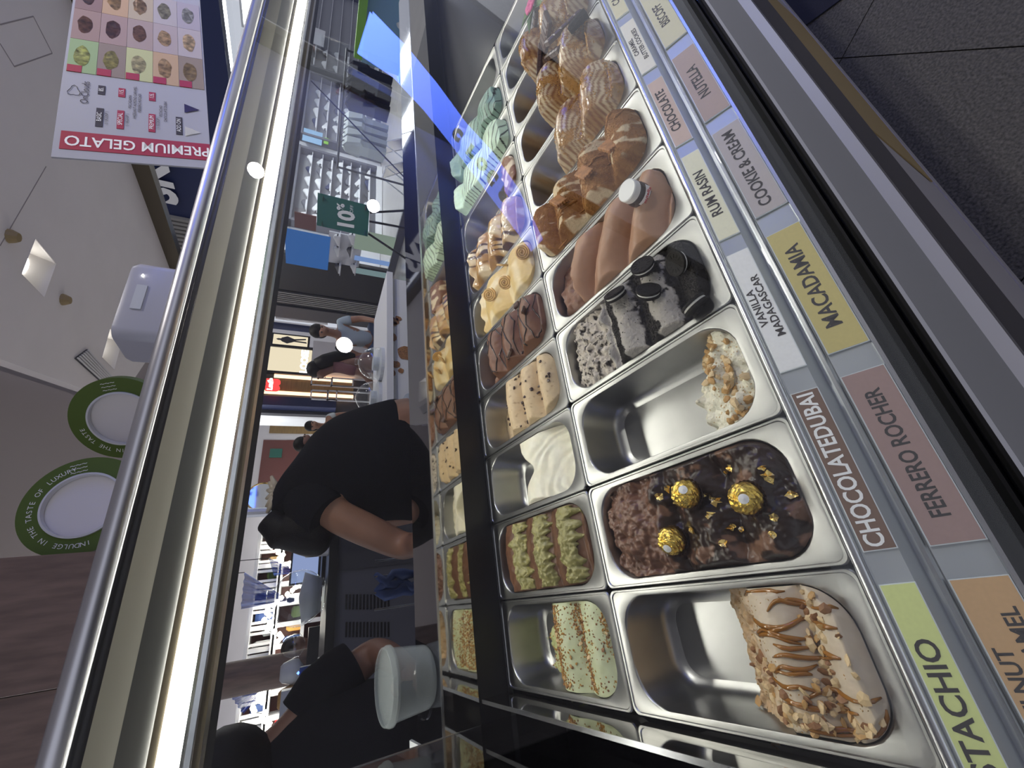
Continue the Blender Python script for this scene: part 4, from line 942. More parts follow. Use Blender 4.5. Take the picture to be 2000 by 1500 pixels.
# poster tiles on the shelf bays, window posters
def panel(name, pl, a, b, mat, label, d=.06, th=.02, cat='poster', group=None):
    r_ = pl.rect(a, b, d); o = pl.box(MB(), r_, d-th, d).build(name, mat); return tag(o, label, cat, group)
panel('wall_poster', PYW, (593, 249), (628, 284), 'sky_print', 'blue and orange advert tile at the foot of the middle shelf bay', .25)
panel('wall_poster', PYW, (633, 268), (641, 282), 'mustardp' if False else 'lime_paint', 'narrow lime tile next to the advert tile', .25)
panel('wall_poster', PYW, (602, 48), (632, 92), 'shop_white', 'white advert tile on the shelf bay at the top edge', .25)
PWN = PXS
panel('window_poster', PWN, (556, 446), (640, 528), 'film_blue', 'large blue advert hanging in the shop window', .05)
panel('window_poster', PWN, (575, 414), (617, 452), 'red_brown', 'red brown picture above the blue window advert', .08)
panel('window_poster', PWN, (693, 448), (765, 500), 'film_sage', 'sage and aqua window print with faint lines', .05)
panel('window_poster', PWN, (693, 500), (768, 522), 'film_peri', 'periwinkle window print with dark lettering', .055)
panel('window_poster', PWN, (694, 523), (760, 545), 'film_aqua', 'grey green window print under the periwinkle one', .05)
r_ = PWN.rect((643, 452), (697, 540), .03); o = tag(PWN.box(MB(), r_, 0, .03).build('window_shelf', 'shop_white'), 'white shelf panel with trainers behind the shop window', 'shelf')
for px, py, sp_ in ((655, 470, 'at upper right of the white window shelf'), (683, 468, 'at lower right of the white window shelf'), (654, 492, 'at upper middle of the white window shelf'), (680, 494, 'at lower middle of the white window shelf'), (656, 525, 'at upper left of the white window shelf'), (686, 525, 'at lower left of the white window shelf')):
    q = PWN.at(px+8, py, .14); put_shoe(q, 'white window shelf', rd, math.pi/2, 1.1, (4, 2, 0, 3, 0, 1), spot=sp_)
    MB().box((7.20, q.y-.17, q.z-.015), (7.37, q.y+.17, q.z-.001)).build('shoe_bracket', 'shop_white', o)
# black window surround, base, glass and louvred jamb
MB().box((7.36, 7.45, 0), (7.5, 8.72, 3.0)).build('dark_panel', 'black_gloss', fas)
for k in range(6): MB().box((7.32, 8.76+k*.075, 0.05), (7.42, 8.79+k*.075, 3.0)).build('jamb_fin', 'louver_grey', fas)
MB().box((7.34, 8.72, 0), (7.5, 9.3, 3.0)).build('jamb', 'black_plastic', fas)
MB().box((7.33, 2.9, 0), (7.42, 8.72, .16)).build('window_base', 'charcoal', fas)
struct('window_1', MB().box((7.385, 2.9, .16), (7.40, 7.45, 3.0)), 'clear_glass')
# podium with the navy brand panel
c = onz(888, 95, 0); PPD = Pl((c.x, c.y, 0), (.35, -.94))
t = thing('display_podium', 'navy display podium with lime edge and pale lettering in front of the shoe shop', 'display stand', (c.x, c.y, 0)); o_ = t.location
r_ = PPD.rect((828, 40), (889, 150)); PPD.box(MB(), (r_[0]-.5, r_[1]+.6, 0, r_[3]), -.5, 0, o_).build('base', 'navy', t)
PPD.box(MB(), (r_[0]-.55, r_[1]+.65, r_[3], r_[3]+.08), -.55, .03, o_).build('glass_top', 'aqua_print', t)
PPD.box(MB(), (r_[0]-.35, r_[1]+.5, r_[3]+.08, r_[3]+.20), -.5, -.05, o_).build('lime_step', 'lime_paint', t)
PPD.box(MB(), (r_[0]-.3, r_[1]+.1, r_[3]+.20, r_[3]+.75), -.4, -.33, o_).build('picture_panel', 'sky_print', t)
PPD.box(MB(), (r_[0]+.65, r_[1]+.75, r_[3]+.20, r_[3]+.9), -.45, -.38, o_).build('mesh_panel', 'slate', t)
PPD.box(MB(), (r_[0]-.25, r_[1]+.55, r_[3]+.75, r_[3]+.86), -.45, -.08, o_).build('upper_step', 'lime_paint', t)
q = PPD.at(858, 92, .012); lettering('SKECHERS', q+Vector((0, 0, .09)), PPD.u, (0, 0, 1), .20, 'sky_print', t, sx=1.0); lettering('PERFORMANCE', q-Vector((0, 0, .10)), PPD.u, (0, 0, 1), .14, 'sky_print', t, sx=1.05)
for a, b, c_, lab in ((740, 20, .5, 'grey trainer on the upper lime step'), (770, 80, .3, 'pale trainer on the lime step')): put_shoe(PPD.w(r_[0]+c_, r_[3]+(.86 if c_ > .4 else .2), -.2), 'lime podium step', rd, .6, 1.3, spot=lab[lab.index('on the'):])
# clothes rack
c = onz(800, 130, 0); t = thing('clothes_rack', 'dark clothes rail standing in the shoe shop', 'rack', (8.6, 4.6, 0))
MB().tube([(-.9, .6, 1.45), (.9, -.6, 1.45)], .02, 8).build('rail', 'dark_metal', t)
for s in (-1, 1): MB().tube([(.88*s, -.58*s, 0), (.88*s, -.58*s, 1.45)], .02, 8).build('upright', 'dark_metal', t)
for s in (-1, 1): MB().tube([(.88*s-.25, -.58*s-.3, .015), (.88*s+.25, -.58*s+.3, .015)], .015, 8).build('foot', 'dark_metal', t)
def shirt(x, y, mat, label, rz=-.6):
    t = thing('hanging_shirt', label, 'shirt', (x, y, 1.40), 'shirts on the rail', rz=rz)
    out = [(-.10, 0), (-.24, -.07), (-.36, -.30), (-.27, -.36), (-.21, -.22), (-.23, -.78), (.23, -.78), (.21, -.22), (.27, -.36), (.36, -.30), (.24, -.07), (.10, 0), (0, -.04)]
    n = len(out); mb = MB(); mb.add([(.05+.02*math.sin(i*2), a, b) for i, (a, b) in enumerate(out)]+[(-.05-.02*math.cos(i*2), a, b) for i, (a, b) in enumerate(out)], [tuple(range(n)), tuple(range(2*n-1, n-1, -1))]+[(i, i+n, (i+1) % n+n, (i+1) % n) for i in range(n)])
    mb.build('garment', mat, t); MB().tube([(0, -.18, -.02), (0, 0, .03), (0, .18, -.02)], .006, 6).build('hanger', 'dark_metal', t)
    return t
for k in range(4): shirt(8.1+k*.12, 4.93-k*.08, 'cloth_white', ['nearest white shirt on the rail with a square print', 'second white shirt on the rail', 'third white shirt on the rail', 'last white shirt on the rail beside the black ones'][k])
for k in range(4): shirt(8.75+k*.15, 4.50-k*.10, 'cloth_black', ['first black shirt on the rail', 'second black shirt on the rail', 'third black shirt on the rail', 'last black shirt on the rail'][k])
# slanted fitting mirrors
for px, py, h_, lab in ((790, 300, .55, 'low slanted foot mirror in a steel frame, farther one'), (795, 345, .5, 'low slanted foot mirror in a steel frame, nearer one')):
    c = onz(px, py, 0); t = thing('foot_mirror', lab, 'mirror', (c.x, c.y, 0), 'slanted foot mirrors', rz=-.5)
    for s in (-1, 1): MB().tube([(.25, .3*s, 0), (-.05, .3*s, h_), (-.30, .3*s, 0)], .018, 6).build('side_frame', 'satin_steel', t)
    MB().obox((.235, -.3, .02), (0, .6, 0), (-.28, 0, h_-.04), (.01, 0, .01)).build('mirror_plate', 'mirror_steel', t)
    MB().tube([(-.05, -.3, h_), (-.05, .3, h_)], .018, 6).build('top_bar', 'satin_steel', t)
# glowing ceiling panels added inside the shop to brighten the shelf wall
for k, (x, y) in enumerate(((9.2, 7.6), (11.8, 7.6), (14.4, 7.6), (9.2, 4.6), (11.8, 4.6))):
    wh = ['nearest the window corner', 'above the middle bay', 'above the farthest bay', 'above the clothes rail', 'beyond the clothes rail'][k]
    t = thing('fill_panel', 'added flat fill light panel in the shoe shop '+wh, 'light', (x, y, 3.4), 'added light panels inside the shoe shop')
    MB().box((-.6, -.6, 0), (.6, .6, .04)).build('housing', 'white_paint', t)
    MB().box((-.55, -.55, -.012), (.55, .55, 0)).build('diffuser', 'fill_glow', t)
# ------------------------------------------------------------------ denim shop beyond the corner
struct('wall_denim_shop', PLV.box(MB(), (PLV.sz(580, 806)[0], 3.4, 0, 4.3), -.3, -.1), 'charcoal')
dw = bpy.data.objects['wall_denim_shop']
def dpart(name, a, b, mat, d0, d1, par=dw): return PLV.box(MB(), PLV.rect(a, b), d0, d1).build(name, mat, par)
dpart('pale_pier', (540, 603), (640, 632), 'plaster', -.1, .3)
dpart('blue_pier', (520, 632), (652, 652), 'navy', -.1, .15)
dpart('wood_cladding', (515, 738), (690, 772), 'tan_wood', -.1, 0)
dpart('light_line', (535, 737.5), (690, 741.5), 'warm_glow', 0, .03)
dpart('light_line', (512, 768.5), (690, 772.5), 'warm_glow', 0, .03)
dpart('blue_pier', (505, 779), (655, 803), 'navy', -.1, .25)
r_ = PLV.rect((524, 678), (606, 732)); t = thing('lit_window_panel', 'glowing beige window panel in a black frame with white letters', 'sign', PLV.w((r_[0]+r_[1])/2, r_[2])); o_ = t.location
PLV.box(MB(), r_, 0, .05, o_).build('glow_panel', 'panel_glow', t)
for q in ((r_[0]-.08, r_[1]+.08, r_[3], r_[3]+.10), (r_[0]-.08, r_[1]+.08, r_[2]-.12, r_[2]), (r_[0]-.08, r_[0], r_[2], r_[3]), (r_[1], r_[1]+.08, r_[2], r_[3])): PLV.box(MB(), q, 0, .1, o_).build('frame', 'black_plastic', t)
lettering('LOOSE', PLV.at(595, 706, .09), (1, 0, 0), (0, 0, 1), .26, 'white_glow', t, bold=.012)
r_ = PLV.rect((535, 654), (600, 679)); t = thing('fashion_poster', 'yellow lit poster of a figure dressed in black', 'poster', PLV.w((r_[0]+r_[1])/2, r_[2])); o_ = t.location
PLV.box(MB(), r_, 0, .06, o_).build('sheet', 'panel_glow', t)
PLV.box(MB(), (r_[0]-.06, r_[1]+.06, r_[2]-.06, r_[3]+.06), -.02, .04, o_).build('frame', 'black_plastic', t)
cx_ = (r_[0]+r_[1])/2; hh = r_[3]-r_[2]; fig = [(-.02, .04), (-.10, .02), (-.07, .40), (-.13, .48), (-.20, .60), (-.10, .76), (-.05, .78), (-.05, .86), (0, .92), (.05, .86), (.05, .78), (.10, .76), (.20, .60), (.13, .48), (.08, .40), (.16, .06), (.09, .05), (.0, .36)]
mb = MB(); n = len(fig); mb.add([PLV.w(cx_+a*hh*.7, r_[2]+b*hh, .064)-o_ for a, b in fig], [tuple(range(n))]); mb.build('printed_figure', 'charcoal', t)
t = thing('red_shop_sign', 'red double curved hanging sign with white letters', 'sign', PLV.at(532, 752, .5)); o_ = t.location
r_ = PLV.rect((520, 740), (545, 764), .5); w_, h_ = (r_[1]-r_[0])/2, (r_[3]-r_[2])/2
out = [(-1, .9), (1, .9), (1, -.5)]+[(.5+.5*math.cos(a), -.5-.6*math.sin(a)) for a in [math.pi*k/8 for k in range(1, 8)]]+[(0, -.4)]+[(-.5+.5*math.cos(a), -.5-.6*math.sin(a)) for a in [math.pi*k/8 for k in range(1, 8)]]+[(-1, -.5)]
n = len(out); mb = MB(); mb.add([(a*w_, -.04, b*h_) for a, b in out]+[(a*w_, .04, b*h_) for a, b in out], [tuple(range(n)), tuple(range(2*n-1, n-1, -1))]+[(i, i+n, (i+1) % n+n, (i+1) % n) for i in range(n)]); mb.build('plate', 'red_glow', t)
MB().box((-w_*.1, -.02, h_*.9), (w_*.1, .02, 4.3-o_.z)).build('hanger', 'dark_metal', t)
lettering("Levi's", Vector(o_)+Vector((0, -.05, h_*.25)), (1, 0, 0), (0, 0, 1), h_*.95, 'white_glow', t, bold=.01)
for k, (a, b) in enumerate((((608, 736), (648, 755)), ((648, 737), (690, 757)), ((607, 761), (640, 782)), ((640, 762), (658, 783)))):
    r_ = PLV.rect(a, b, .4); t = thing('wire_stand', ['upper left', 'upper right', 'lower left', 'lower right'][k]+' white wire display frame outside the denim shop', 'frame', PLV.w((r_[0]+r_[1])/2, r_[2], .4), 'white display frames'); o_ = t.location
    e = .035
    if k == 0 or k == 2: PLV.box(MB(), (r_[0], r_[0]+e, 0, r_[2]), .38, .42, o_).build('stem', 'white_paint', t)
    else: PLV.box(MB(), (r_[1]-e, r_[1], 0, r_[2]), .38, .42, o_).build('stem', 'white_paint', t)
    for q in ((r_[0], r_[1], r_[3]-e, r_[3]), (r_[0], r_[1], r_[2], r_[2]+e), (r_[0], r_[0]+e, r_[2], r_[3]), (r_[1]-e, r_[1], r_[2], r_[3])): PLV.box(MB(), q, .38, .42, o_).build('bar', 'white_paint', t)
r_ = PLV.rect((612, 675), (690, 735), .2); tag(PLV.box(MB(), (r_[0], r_[1], 0, r_[3]), .0, .5).build('folded_jeans_counter', 'plaster'), 'pale counter with folded clothes inside the denim shop', 'counter')
# far corridor
PFR = Pl((0, 20, 0), (1, 0))
struct('wall_far', PFR.box(MB(), (-16, 14, 0, 4.3), -.2, 0), 'plaster')
wf = bpy.data.objects['wall_far']
PFR.box(MB(), PFR.rect((530, 812), (620, 848)), 0, .05).build('shop_opening', 'tan_wood', wf); PFR.box(MB(), PFR.rect((560, 860), (640, 905)), 0, .06).build('shop_opening', 'red_brown', wf)
PFR.box(MB(), PFR.rect((528, 878), (550, 895)), .05, .12).build('shop_sign', 'green_board', wf); PFR.box(MB(), PFR.rect((577, 815), (585, 822)), .05, .1).build('shop_screen', 'screen', wf)
PFR.box(MB(), PFR.rect((515, 860), (600, 1000)), .03, .07).build('shop_opening', 'red_brown', wf)
struct('column_1', MB().rev([(.55, 0), (.55, 4.3)], (PFR.at(560, 800, 6).x, 14, 0), 20), 'white_paint')
for k in range(4):
    q = PFR.at(512+k*9, 835+k*22, 8-k*1.2); t = tag(MB().box((q.x-.5, q.y-.08, 4.25), (q.x+.5, q.y+.08, 4.3)).build('strip_light', 'white_glow'), ORD[k]+' short strip light on the far corridor ceiling', 'light', 'strip lights on the far ceiling')
for k, (x, y) in enumerate(((1.5, 13.5), (4.0, 16.0), (-1.5, 15.0), (5.2, 13.0))):  # glowing panels added to brighten the dim far corridor
    t = thing('fill_panel', 'added flat fill light panel on the far corridor ceiling, '+['nearest', 'right hand', 'left hand', 'by the denim shop'][k], 'light', (x, y, 4.26), 'added light panels of the far corridor')
    MB().box((-.7, -.7, 0), (.7, .7, .04)).build('housing', 'white_paint', t); MB().box((-.65, -.65, -.012), (.65, .65, 0)).build('diffuser', 'fill_glow', t)
# ------------------------------------------------------------------ kiosk, inner side
struct('kiosk_floor', MB().box((-1.6, .50, .0), (2.6, 2.3, .012)), 'charcoal')
t = thing('rear_counter', 'white rear counter of the kiosk printed with brown nuts', 'counter', (1.6, 1.7, 0))
MB().box((-.62, 0, 0), (.62, .55, 1.08)).build('cabinet', 'white_paint', t); MB().box((-.65, -.03, 1.08), (.65, .58, 1.12)).build('top', 'white_paint', t)
for px, py, rr in ((772, 627, .030), (765, 658, .035), (790, 690, .055), (762, 704, .02), (773, 712, .028), (783, 724, .02), (765, 728, .026), (760, 748, .014), (770, 632, .02), (778, 622, .022), (763, 622, .025)):
    q = PKO.at(px, py, .002); n = 12; rd = random.Random(px); mb = MB()
    mb.add([(q.x-1.6, -.003, q.z)]+[(q.x-1.6+rr*rd.uniform(.8, 1.1)*math.cos(a*math.pi/6), -.003, q.z+rr*rd.uniform(.75, 1.05)*math.sin(a*math.pi/6)) for a in range(n)], [(0, 1+a, 1+(a+1) % n) for a in range(n)]); mb.build('nut_print', 'nut_skin', t)
def dome(px, py, r_, lab, z0=1.12, yy=1.85, lying=False):
    q = ony(px, py, yy); t = thing('glass_dome', lab, 'glass dome', (q.x, yy, z0), 'clear glass domes')
    prof = [(r_, .02), (r_*1.02, .05)]+[(r_*math.cos(a), .05+r_*.95*math.sin(a)) for a in [math.pi/2*k/8 for k in range(1, 8)]]+[(r_*.12, .05+r_*.97)]
    MB().rev(prof, n=28).build('cloche', 'clear_glass', t, True)
    MB().rev([(r_*.12, .05+r_*.95), (r_*.2, .05+r_*1.05), (r_*.17, .05+r_*1.14), (.0001, .05+r_*1.17)], n=14).build('knob', 'clear_glass', t, True)
    MB().rev([(.0001, 0), (r_*1.08, 0), (r_*1.08, .02), (r_*.9, .025), (.0001, .025)], n=28).build('base_plate', 'satin_plastic', t)
    MB().rev([(.0001, .025), (r_*.45, .025), (r_*.45, .06), (.0001, .06)], n=18).build('content', 'satin_plastic', t)
dome(752, 712, .105, 'clear glass dome nearest the person in rose top'); dome(750, 778, .105, 'clear glass dome in the middle of the white counter', yy=1.95); dome(725, 822, .105, 'clear glass dome behind the bending assistant', yy=2.1)
t = tag(MB().box((.92, 2.1, 1.12), (1.12, 2.25, 1.36)).build('blue_carton', 'royal'), 'blue printed carton behind the glass domes', 'box')
t = thing('wire_basket', 'black wire grid basket behind the glass domes', 'basket', (.86, 2.05, 1.0))
for k in range(7): MB().box((-.12+k*.04, -.005, 0), (-.112+k*.04, .005, .36)).build('wire', 'dark_metal', t)
for k in range(8): MB().box((-.125, -.006, .02+k*.045), (.13, .006, .028+k*.045)).build('wire', 'dark_metal', t)
# grey machine with vents, dark shelf and its things
t = thing('vented_machine', 'dark grey machine with two rows of vent slots behind the clear tub', 'machine', (.15, 1.75, 0))
MB().box((-.55, 0, 0), (.22, .5, 1.345)).build('body', 'slate', t); MB().box((.22, -.01, 0), (.42, .5, 1.345)).build('side_body', 'charcoal', t)
MB().box((-.58, -.03, 1.345), (.45, .53, 1.385)).build('steel_top', 'dark_metal', t)
for row, (y0, y1) in enumerate(((1160, 1190), (1215, 1245))):
    for k in range(13):
        a, b = PKO.at(678+k*7, y0), PKO.at(678+k*7, y1)
        MB().box((min(a.x, b.x)-.15, -.004, (a.z+b.z)/2-.005-.0), (max(a.x, b.x)-.15, .006, (a.z+b.z)/2+.004)).build('vent_slot', 'black_plastic', t)
t = thing('frosted_globe_jar', 'large frosted glass bowl lying on the grey machine', 'bowl', (.28, 1.93, 1.385))
prof = [(.05, 0), (.085, .012)]+[(.13*math.cos(a), .12+.12*math.sin(a)) for a in [math.pi*(-.32+k*.075) for k in range(10)]]+[(.05, .235), (.05, .26)]
MB().rev(prof, n=28).build('bowl', 'clear_glass', t, True); MB().rev([(.0001, .02), (.08, .02), (.115, .10), (.0001, .12)], n=24).build('contents', 'satin_plastic', t, True)
t = thing('laptop', 'open laptop with pale blue screen behind the frosted bowl', 'laptop', (.50, 2.18, 1.385))
MB().box((-.17, -.12, 0), (.17, .10, .018)).build('keyboard_base', 'dark_metal', t); MB().obox((-.14, .10, .018), (.28, 0, 0), (0, .04, .16), (0, .01, 0)).build('lid', 'dark_metal', t); MB().obox((-.13, .097, .03), (.26, 0, 0), (0, .036, .138), (0, -.002, 0)).build('screen', 'screen', t)
t = tag(MB().loft([rrect(.075, .05, .008, z, 3) for z in (0, .10, .105)], True, True).build('white_carton', 'white_paint'), 'small white box on the dark shelf behind the assistant', 'box'); t.location = (.535, 1.86, 1.385)
t = thing('cutlery_rack', 'clear plastic rack with phone holder and cartons on the machine', 'rack', (-.02, 1.95, 1.385))
MB().box((-.22, -.1, 0), (.02, .1, .012)).build('tray', 'clear_glass', t); MB().box((-.2, -.02, .012), (-.08, .06, .16)).build('carton', 'satin_plastic', t); MB().box((-.05, -.02, .012), (0, .04, .09)).build('carton', 'royal', t)
MB().box((-.22, -.1, .012), (-.21, .1, .11)).build('end_panel', 'clear_glass', t); MB().rev([(.0001, .09), (.008, .095), (.0001, .103)], (-.02, -.02, 0), 8).build('blue_lamp', 'blue_glow', t)
t = thing('blue_cleaning_cloth', 'crumpled blue cloth hung on steel rods behind the assistant', 'cloth', ony(760, 1160, 1.3))
for k in range(3):
    rd = random.Random(k); pts = [(rd.uniform(-.02, .02)+k*.03, rd.uniform(-.02, .02), .05-.035*i) for i in range(6)]
    MB().tube(pts, [.012, .022, .02, .024, .018, .008], 9).build('fold', 'royal', t, True)
t = thing('steel_rod_rack', 'thin steel rods of a utensil rack behind the service ledge', 'rack', ony(790, 1130, 1.3))
for k in range(4): MB().tube([(-.10+k*.06, 0, .012-t.location.z), (-.10+k*.06, 0, .12)], .004, 8).build('rod', 'steel', t)
MB().box((-.13, -.01, -.27), (.11, .01, -.25)).build('rail', 'steel', t)
# ------------------------------------------------------------------ things on the service ledge
LEDGE = LEAN @ Vector((0.05, 0.432, 1.1005))
t = thing('plastic_tub', 'translucent round plastic tub standing empty on the service ledge', 'tub', (0, 0, 0)); t.matrix_basis = LEAN @ Matrix.Translation((.048, .434, 1.1005))
MB().rev([(.0001, 0), (.052, 0), (.057, .006), (.064, .078), (.0675, .079), (.0675, .087), (.0665, .092), (.063, .092), (.0615, .080), (.0545, .008), (.0001, .0035)], n=48).build('tub_wall', 'frosted', t, 2)
MB().rev([(.0668, .078), (.0695, .079), (.0695, .084), (.0668, .085)], n=48).build('rim_band', 'frosted', t, 2)
t = thing('clear_lid', 'small clear lid lying under the plastic tub', 'lid', (0, 0, 0)); t.matrix_basis = LEAN @ Matrix.Translation((.02, .465, 1.1005))
MB().rev([(.0001, 0), (.05, 0), (.052, .003), (.0001, .004)], n=30).build('disc', 'clear_glass', t)
t = thing('glass_clamp', 'small polished steel clamp with a handle at the end of the ledge', 'clamp', (0, 0, 0)); t.matrix_basis = LEAN @ Matrix.Translation((-.075, .385, 1.1005))
MB().rev([(.0001, 0), (.009, 0), (.009, .012), (.006, .016), (.0001, .017)], n=16).build('knob', 'mirror_steel', t, 2); MB().obox((-.006, 0, .006), (.012, 0, 0), (.02, .05, .03), (0, -.004, .006)).build('handle', 'satin_plastic', t)
# ------------------------------------------------------------------ on the canopy: menu board and white box
CT = LEAN @ Vector((0, 0.40, tz+.014))
PMB = Pl((1.5, CT.y, 0), (1, 0))
A_, B_, C_, D_ = [PMB.at(*q) for q in ((100, 315), (140, -40), (480, 30), (415, 345))]
zb = CT.z; A0 = Vector((A_.x, CT.y, 0))
M0 = Vector((1.275, CT.y, zb+.006)); mu = Vector((.98, .03, .19)).normalized(); mv = Vector((-.19, .08, .97)); mv = (mv-mu*mv.dot(mu)).normalized(); mu = mu*1.62
MWd, MHt = .52, PMB.at(100, 315).z-zb+.02
t = thing('menu_board', 'white gelato menu board with red vertical PREMIUM GELATO strip and flavour tiles', 'menu', M0)
mn = mu.cross(mv).normalized(); mn = mn if mn.y < 0 else -mn
MB().obox((0, 0, 0), mu*MWd, mv*MHt, -mn*.004).build('board', 'board_white', t)
def mrect(name, a0, a1, b0, b1, mat, d=.001): return MB().obox(mu*a0+mv*b0+mn*.0002, mu*(a1-a0), mv*(b1-b0), mn*d).build(name, mat, t)
MU, MV = MWd, MHt
mrect('red_strip', .018, .058, 0, MV-.012, 'red')
lettering('PREMIUM GELATO', M0+mu*.038+mv*(MV*.47)+mn*.0018, mv, -mu, .050, 'white_ink', t, bold=.0007, sx=.70)
lettering('OnClouds', M0+mu*.155+mv*(MV-.048)+mn*.0016, mu, mv, .022, 'ink', t)
MB().tube([mu*(.155+.012*math.cos(k*.45)*(1+.25*math.cos(k*1.35)))+mv*(MV-.026+.011*math.sin(k*.45)*(1+.25*math.cos(k*1.35)))+mn*.0014 for k in range(15)], .0006, 5).build('cloud_logo', 'ink', t)
for i, (wd, pr_, colr, sub) in enumerate((('BASIC', '85.', 'ink', '( 1 SCOOP )'), ('SPECIAL', '115.', 'red', '( 1 SCOOP )'), ('PREMIUM', '135.', 'red', '( 1 SCOOP )'), ('ADD ON', '', 'ink', ''))):
    b = MV-(.075, .116, .18, .238)[i]
    mrect('price_tag', .075, .120, b-.011, b+.003, colr); lettering(wd, M0+mu*.098+mv*(b-.004)+mn*.0022, mu, mv, .0135, 'white_ink', t)
    if sub: lettering(sub, M0+mu*.098+mv*(b-.017)+mn*.0016, mu, mv, .0095, 'ink', t)
    if pr_: mrect('price_tag', .155, .178, b-.011, b+.003, colr); lettering(pr_, M0+mu*.167+mv*(b-.004)+mn*.0022, mu, mv, .0135, 'white_ink', t)
for s_, b, a in (('MACADAMIA', .138, .145), ('HAZELNUT ALMOND CARAMEL', .148, .145), ('FERRERO ROCHER', .158, .145), ('PISTACHIO', .203, .13), ('CHOCOLATE DUBAI', .213, .13)): lettering(s_, M0+mu*a+mv*(MV-b)+mn*.0016, mu, mv, .0095, 'ink', t)
for a, mat in ((.085, 'white_ink'), (.145, 'chocolate_bar')):
    b = MV-.255; mb = MB().add([mu*(a-.012)+mv*b+mn*.0018, mu*(a+.012)+mv*b+mn*.0018, mu*a+mv*(b-.035)+mn*.0018], [(0, 1, 2), (2, 1, 0)]); mb.build('printed_cone', mat, t)
cells = [[('leaf', (0.30, .42, .20), (.45, .48, .14)), ('c', (0.26, .20, .16), (.34, .30, .10)), ('c', (.50, .52, .26), (.55, .50, .30)), ('c', (.50, .34, .20), (.45, .30, .16)), ('c', (.28, .22, .17), (.34, .24, .12))],
         [('c', (.33, .22, .19), (.14, .06, .03)), ('c', (.36, .25, .23), (.10, .04, .03)), ('c', (.38, .29, .27), (.20, .10, .06)), ('c', (.42, .35, .36), (.55, .38, .22)), ('c', (.45, .40, .42), (.60, .45, .28))],
         [('c', (.26, .16, .14), (.08, .03, .02)), ('c', (.50, .33, .19), (.40, .26, .12)), ('c', (.46, .38, .27), (.42, .28, .16)), ('c', (.44, .40, .42), (.30, .28, .20)), ('c', (.40, .36, .42), (.38, .38, .38))]]
gx0 = .205; cw = .093; ch = MV/5.15
for r_ in range(5):
    for c_ in range(7):
        _, a, b = cells[c_ % 3][r_]; kname = 'menu_%d_%d' % (c_ % 3, r_)
        if kname+'a' not in MATS: pbr(kname+'a', a, .6); pbr(kname+'b', b, .6, nscale=70, namt=.6)
        u0, v1 = gx0+c_*cw, MV-.006-r_*ch
        if u0+cw > MWd: continue
        mrect('flavour_tile', u0, u0+cw-.0008, v1-ch+.0008, v1, kname+'a')
        rd = random.Random(r_*9+c_); n = 14; q = [(.5+.30*rd.uniform(.85, 1.1)*math.cos(k*2*math.pi/n), .55+.28*rd.uniform(.85, 1.1)*math.sin(k*2*math.pi/n)) for k in range(n)]
        MB().add([mu*(u0+cw*a_)+mv*(v1-ch+ch*b_)+mn*.0016 for a_, b_ in q], [tuple(range(n)), tuple(reversed(range(n)))]).build('printed_scoop', kname+'b', t)
        if c_ == 0: mrect('red_ribbon', u0, u0+.018, v1-.030, v1-.001, 'red', .0016)
PBX = Pl((.8, CT.y, 0), (1, 0))
pbr('box_white', (0.40, 0.40, 0.46), 0.3)
p_, q_ = PBX.at(268, 650), PBX.at(265, 560); zt = PBX.at(233, 625).z
t = thing('white_appliance', 'white rounded appliance box standing on the canopy', 'appliance', (.82, CT.y+.03, CT.z))
hgt = zt-CT.z
MB().loft([rrect(.095*a, .06*b, .02, z, 5) for a, b, z in ((1, 1, 0), (1, 1, hgt*.25), (1, 1, hgt*.85), (.95, .95, hgt*.97), (.86, .86, hgt))], True, True).build('housing', 'box_white', t, 2)
MB().box((-.03, -.0625, hgt*.55), (.03, -.058, hgt*.75)).build('recess', 'satin_plastic', t)
MB().rev([(.0001, -.002), (.004, 0), (.0001, .003)], (.055, -.0605, hgt*.7), 8).build('indicator', 'white_glow', t)
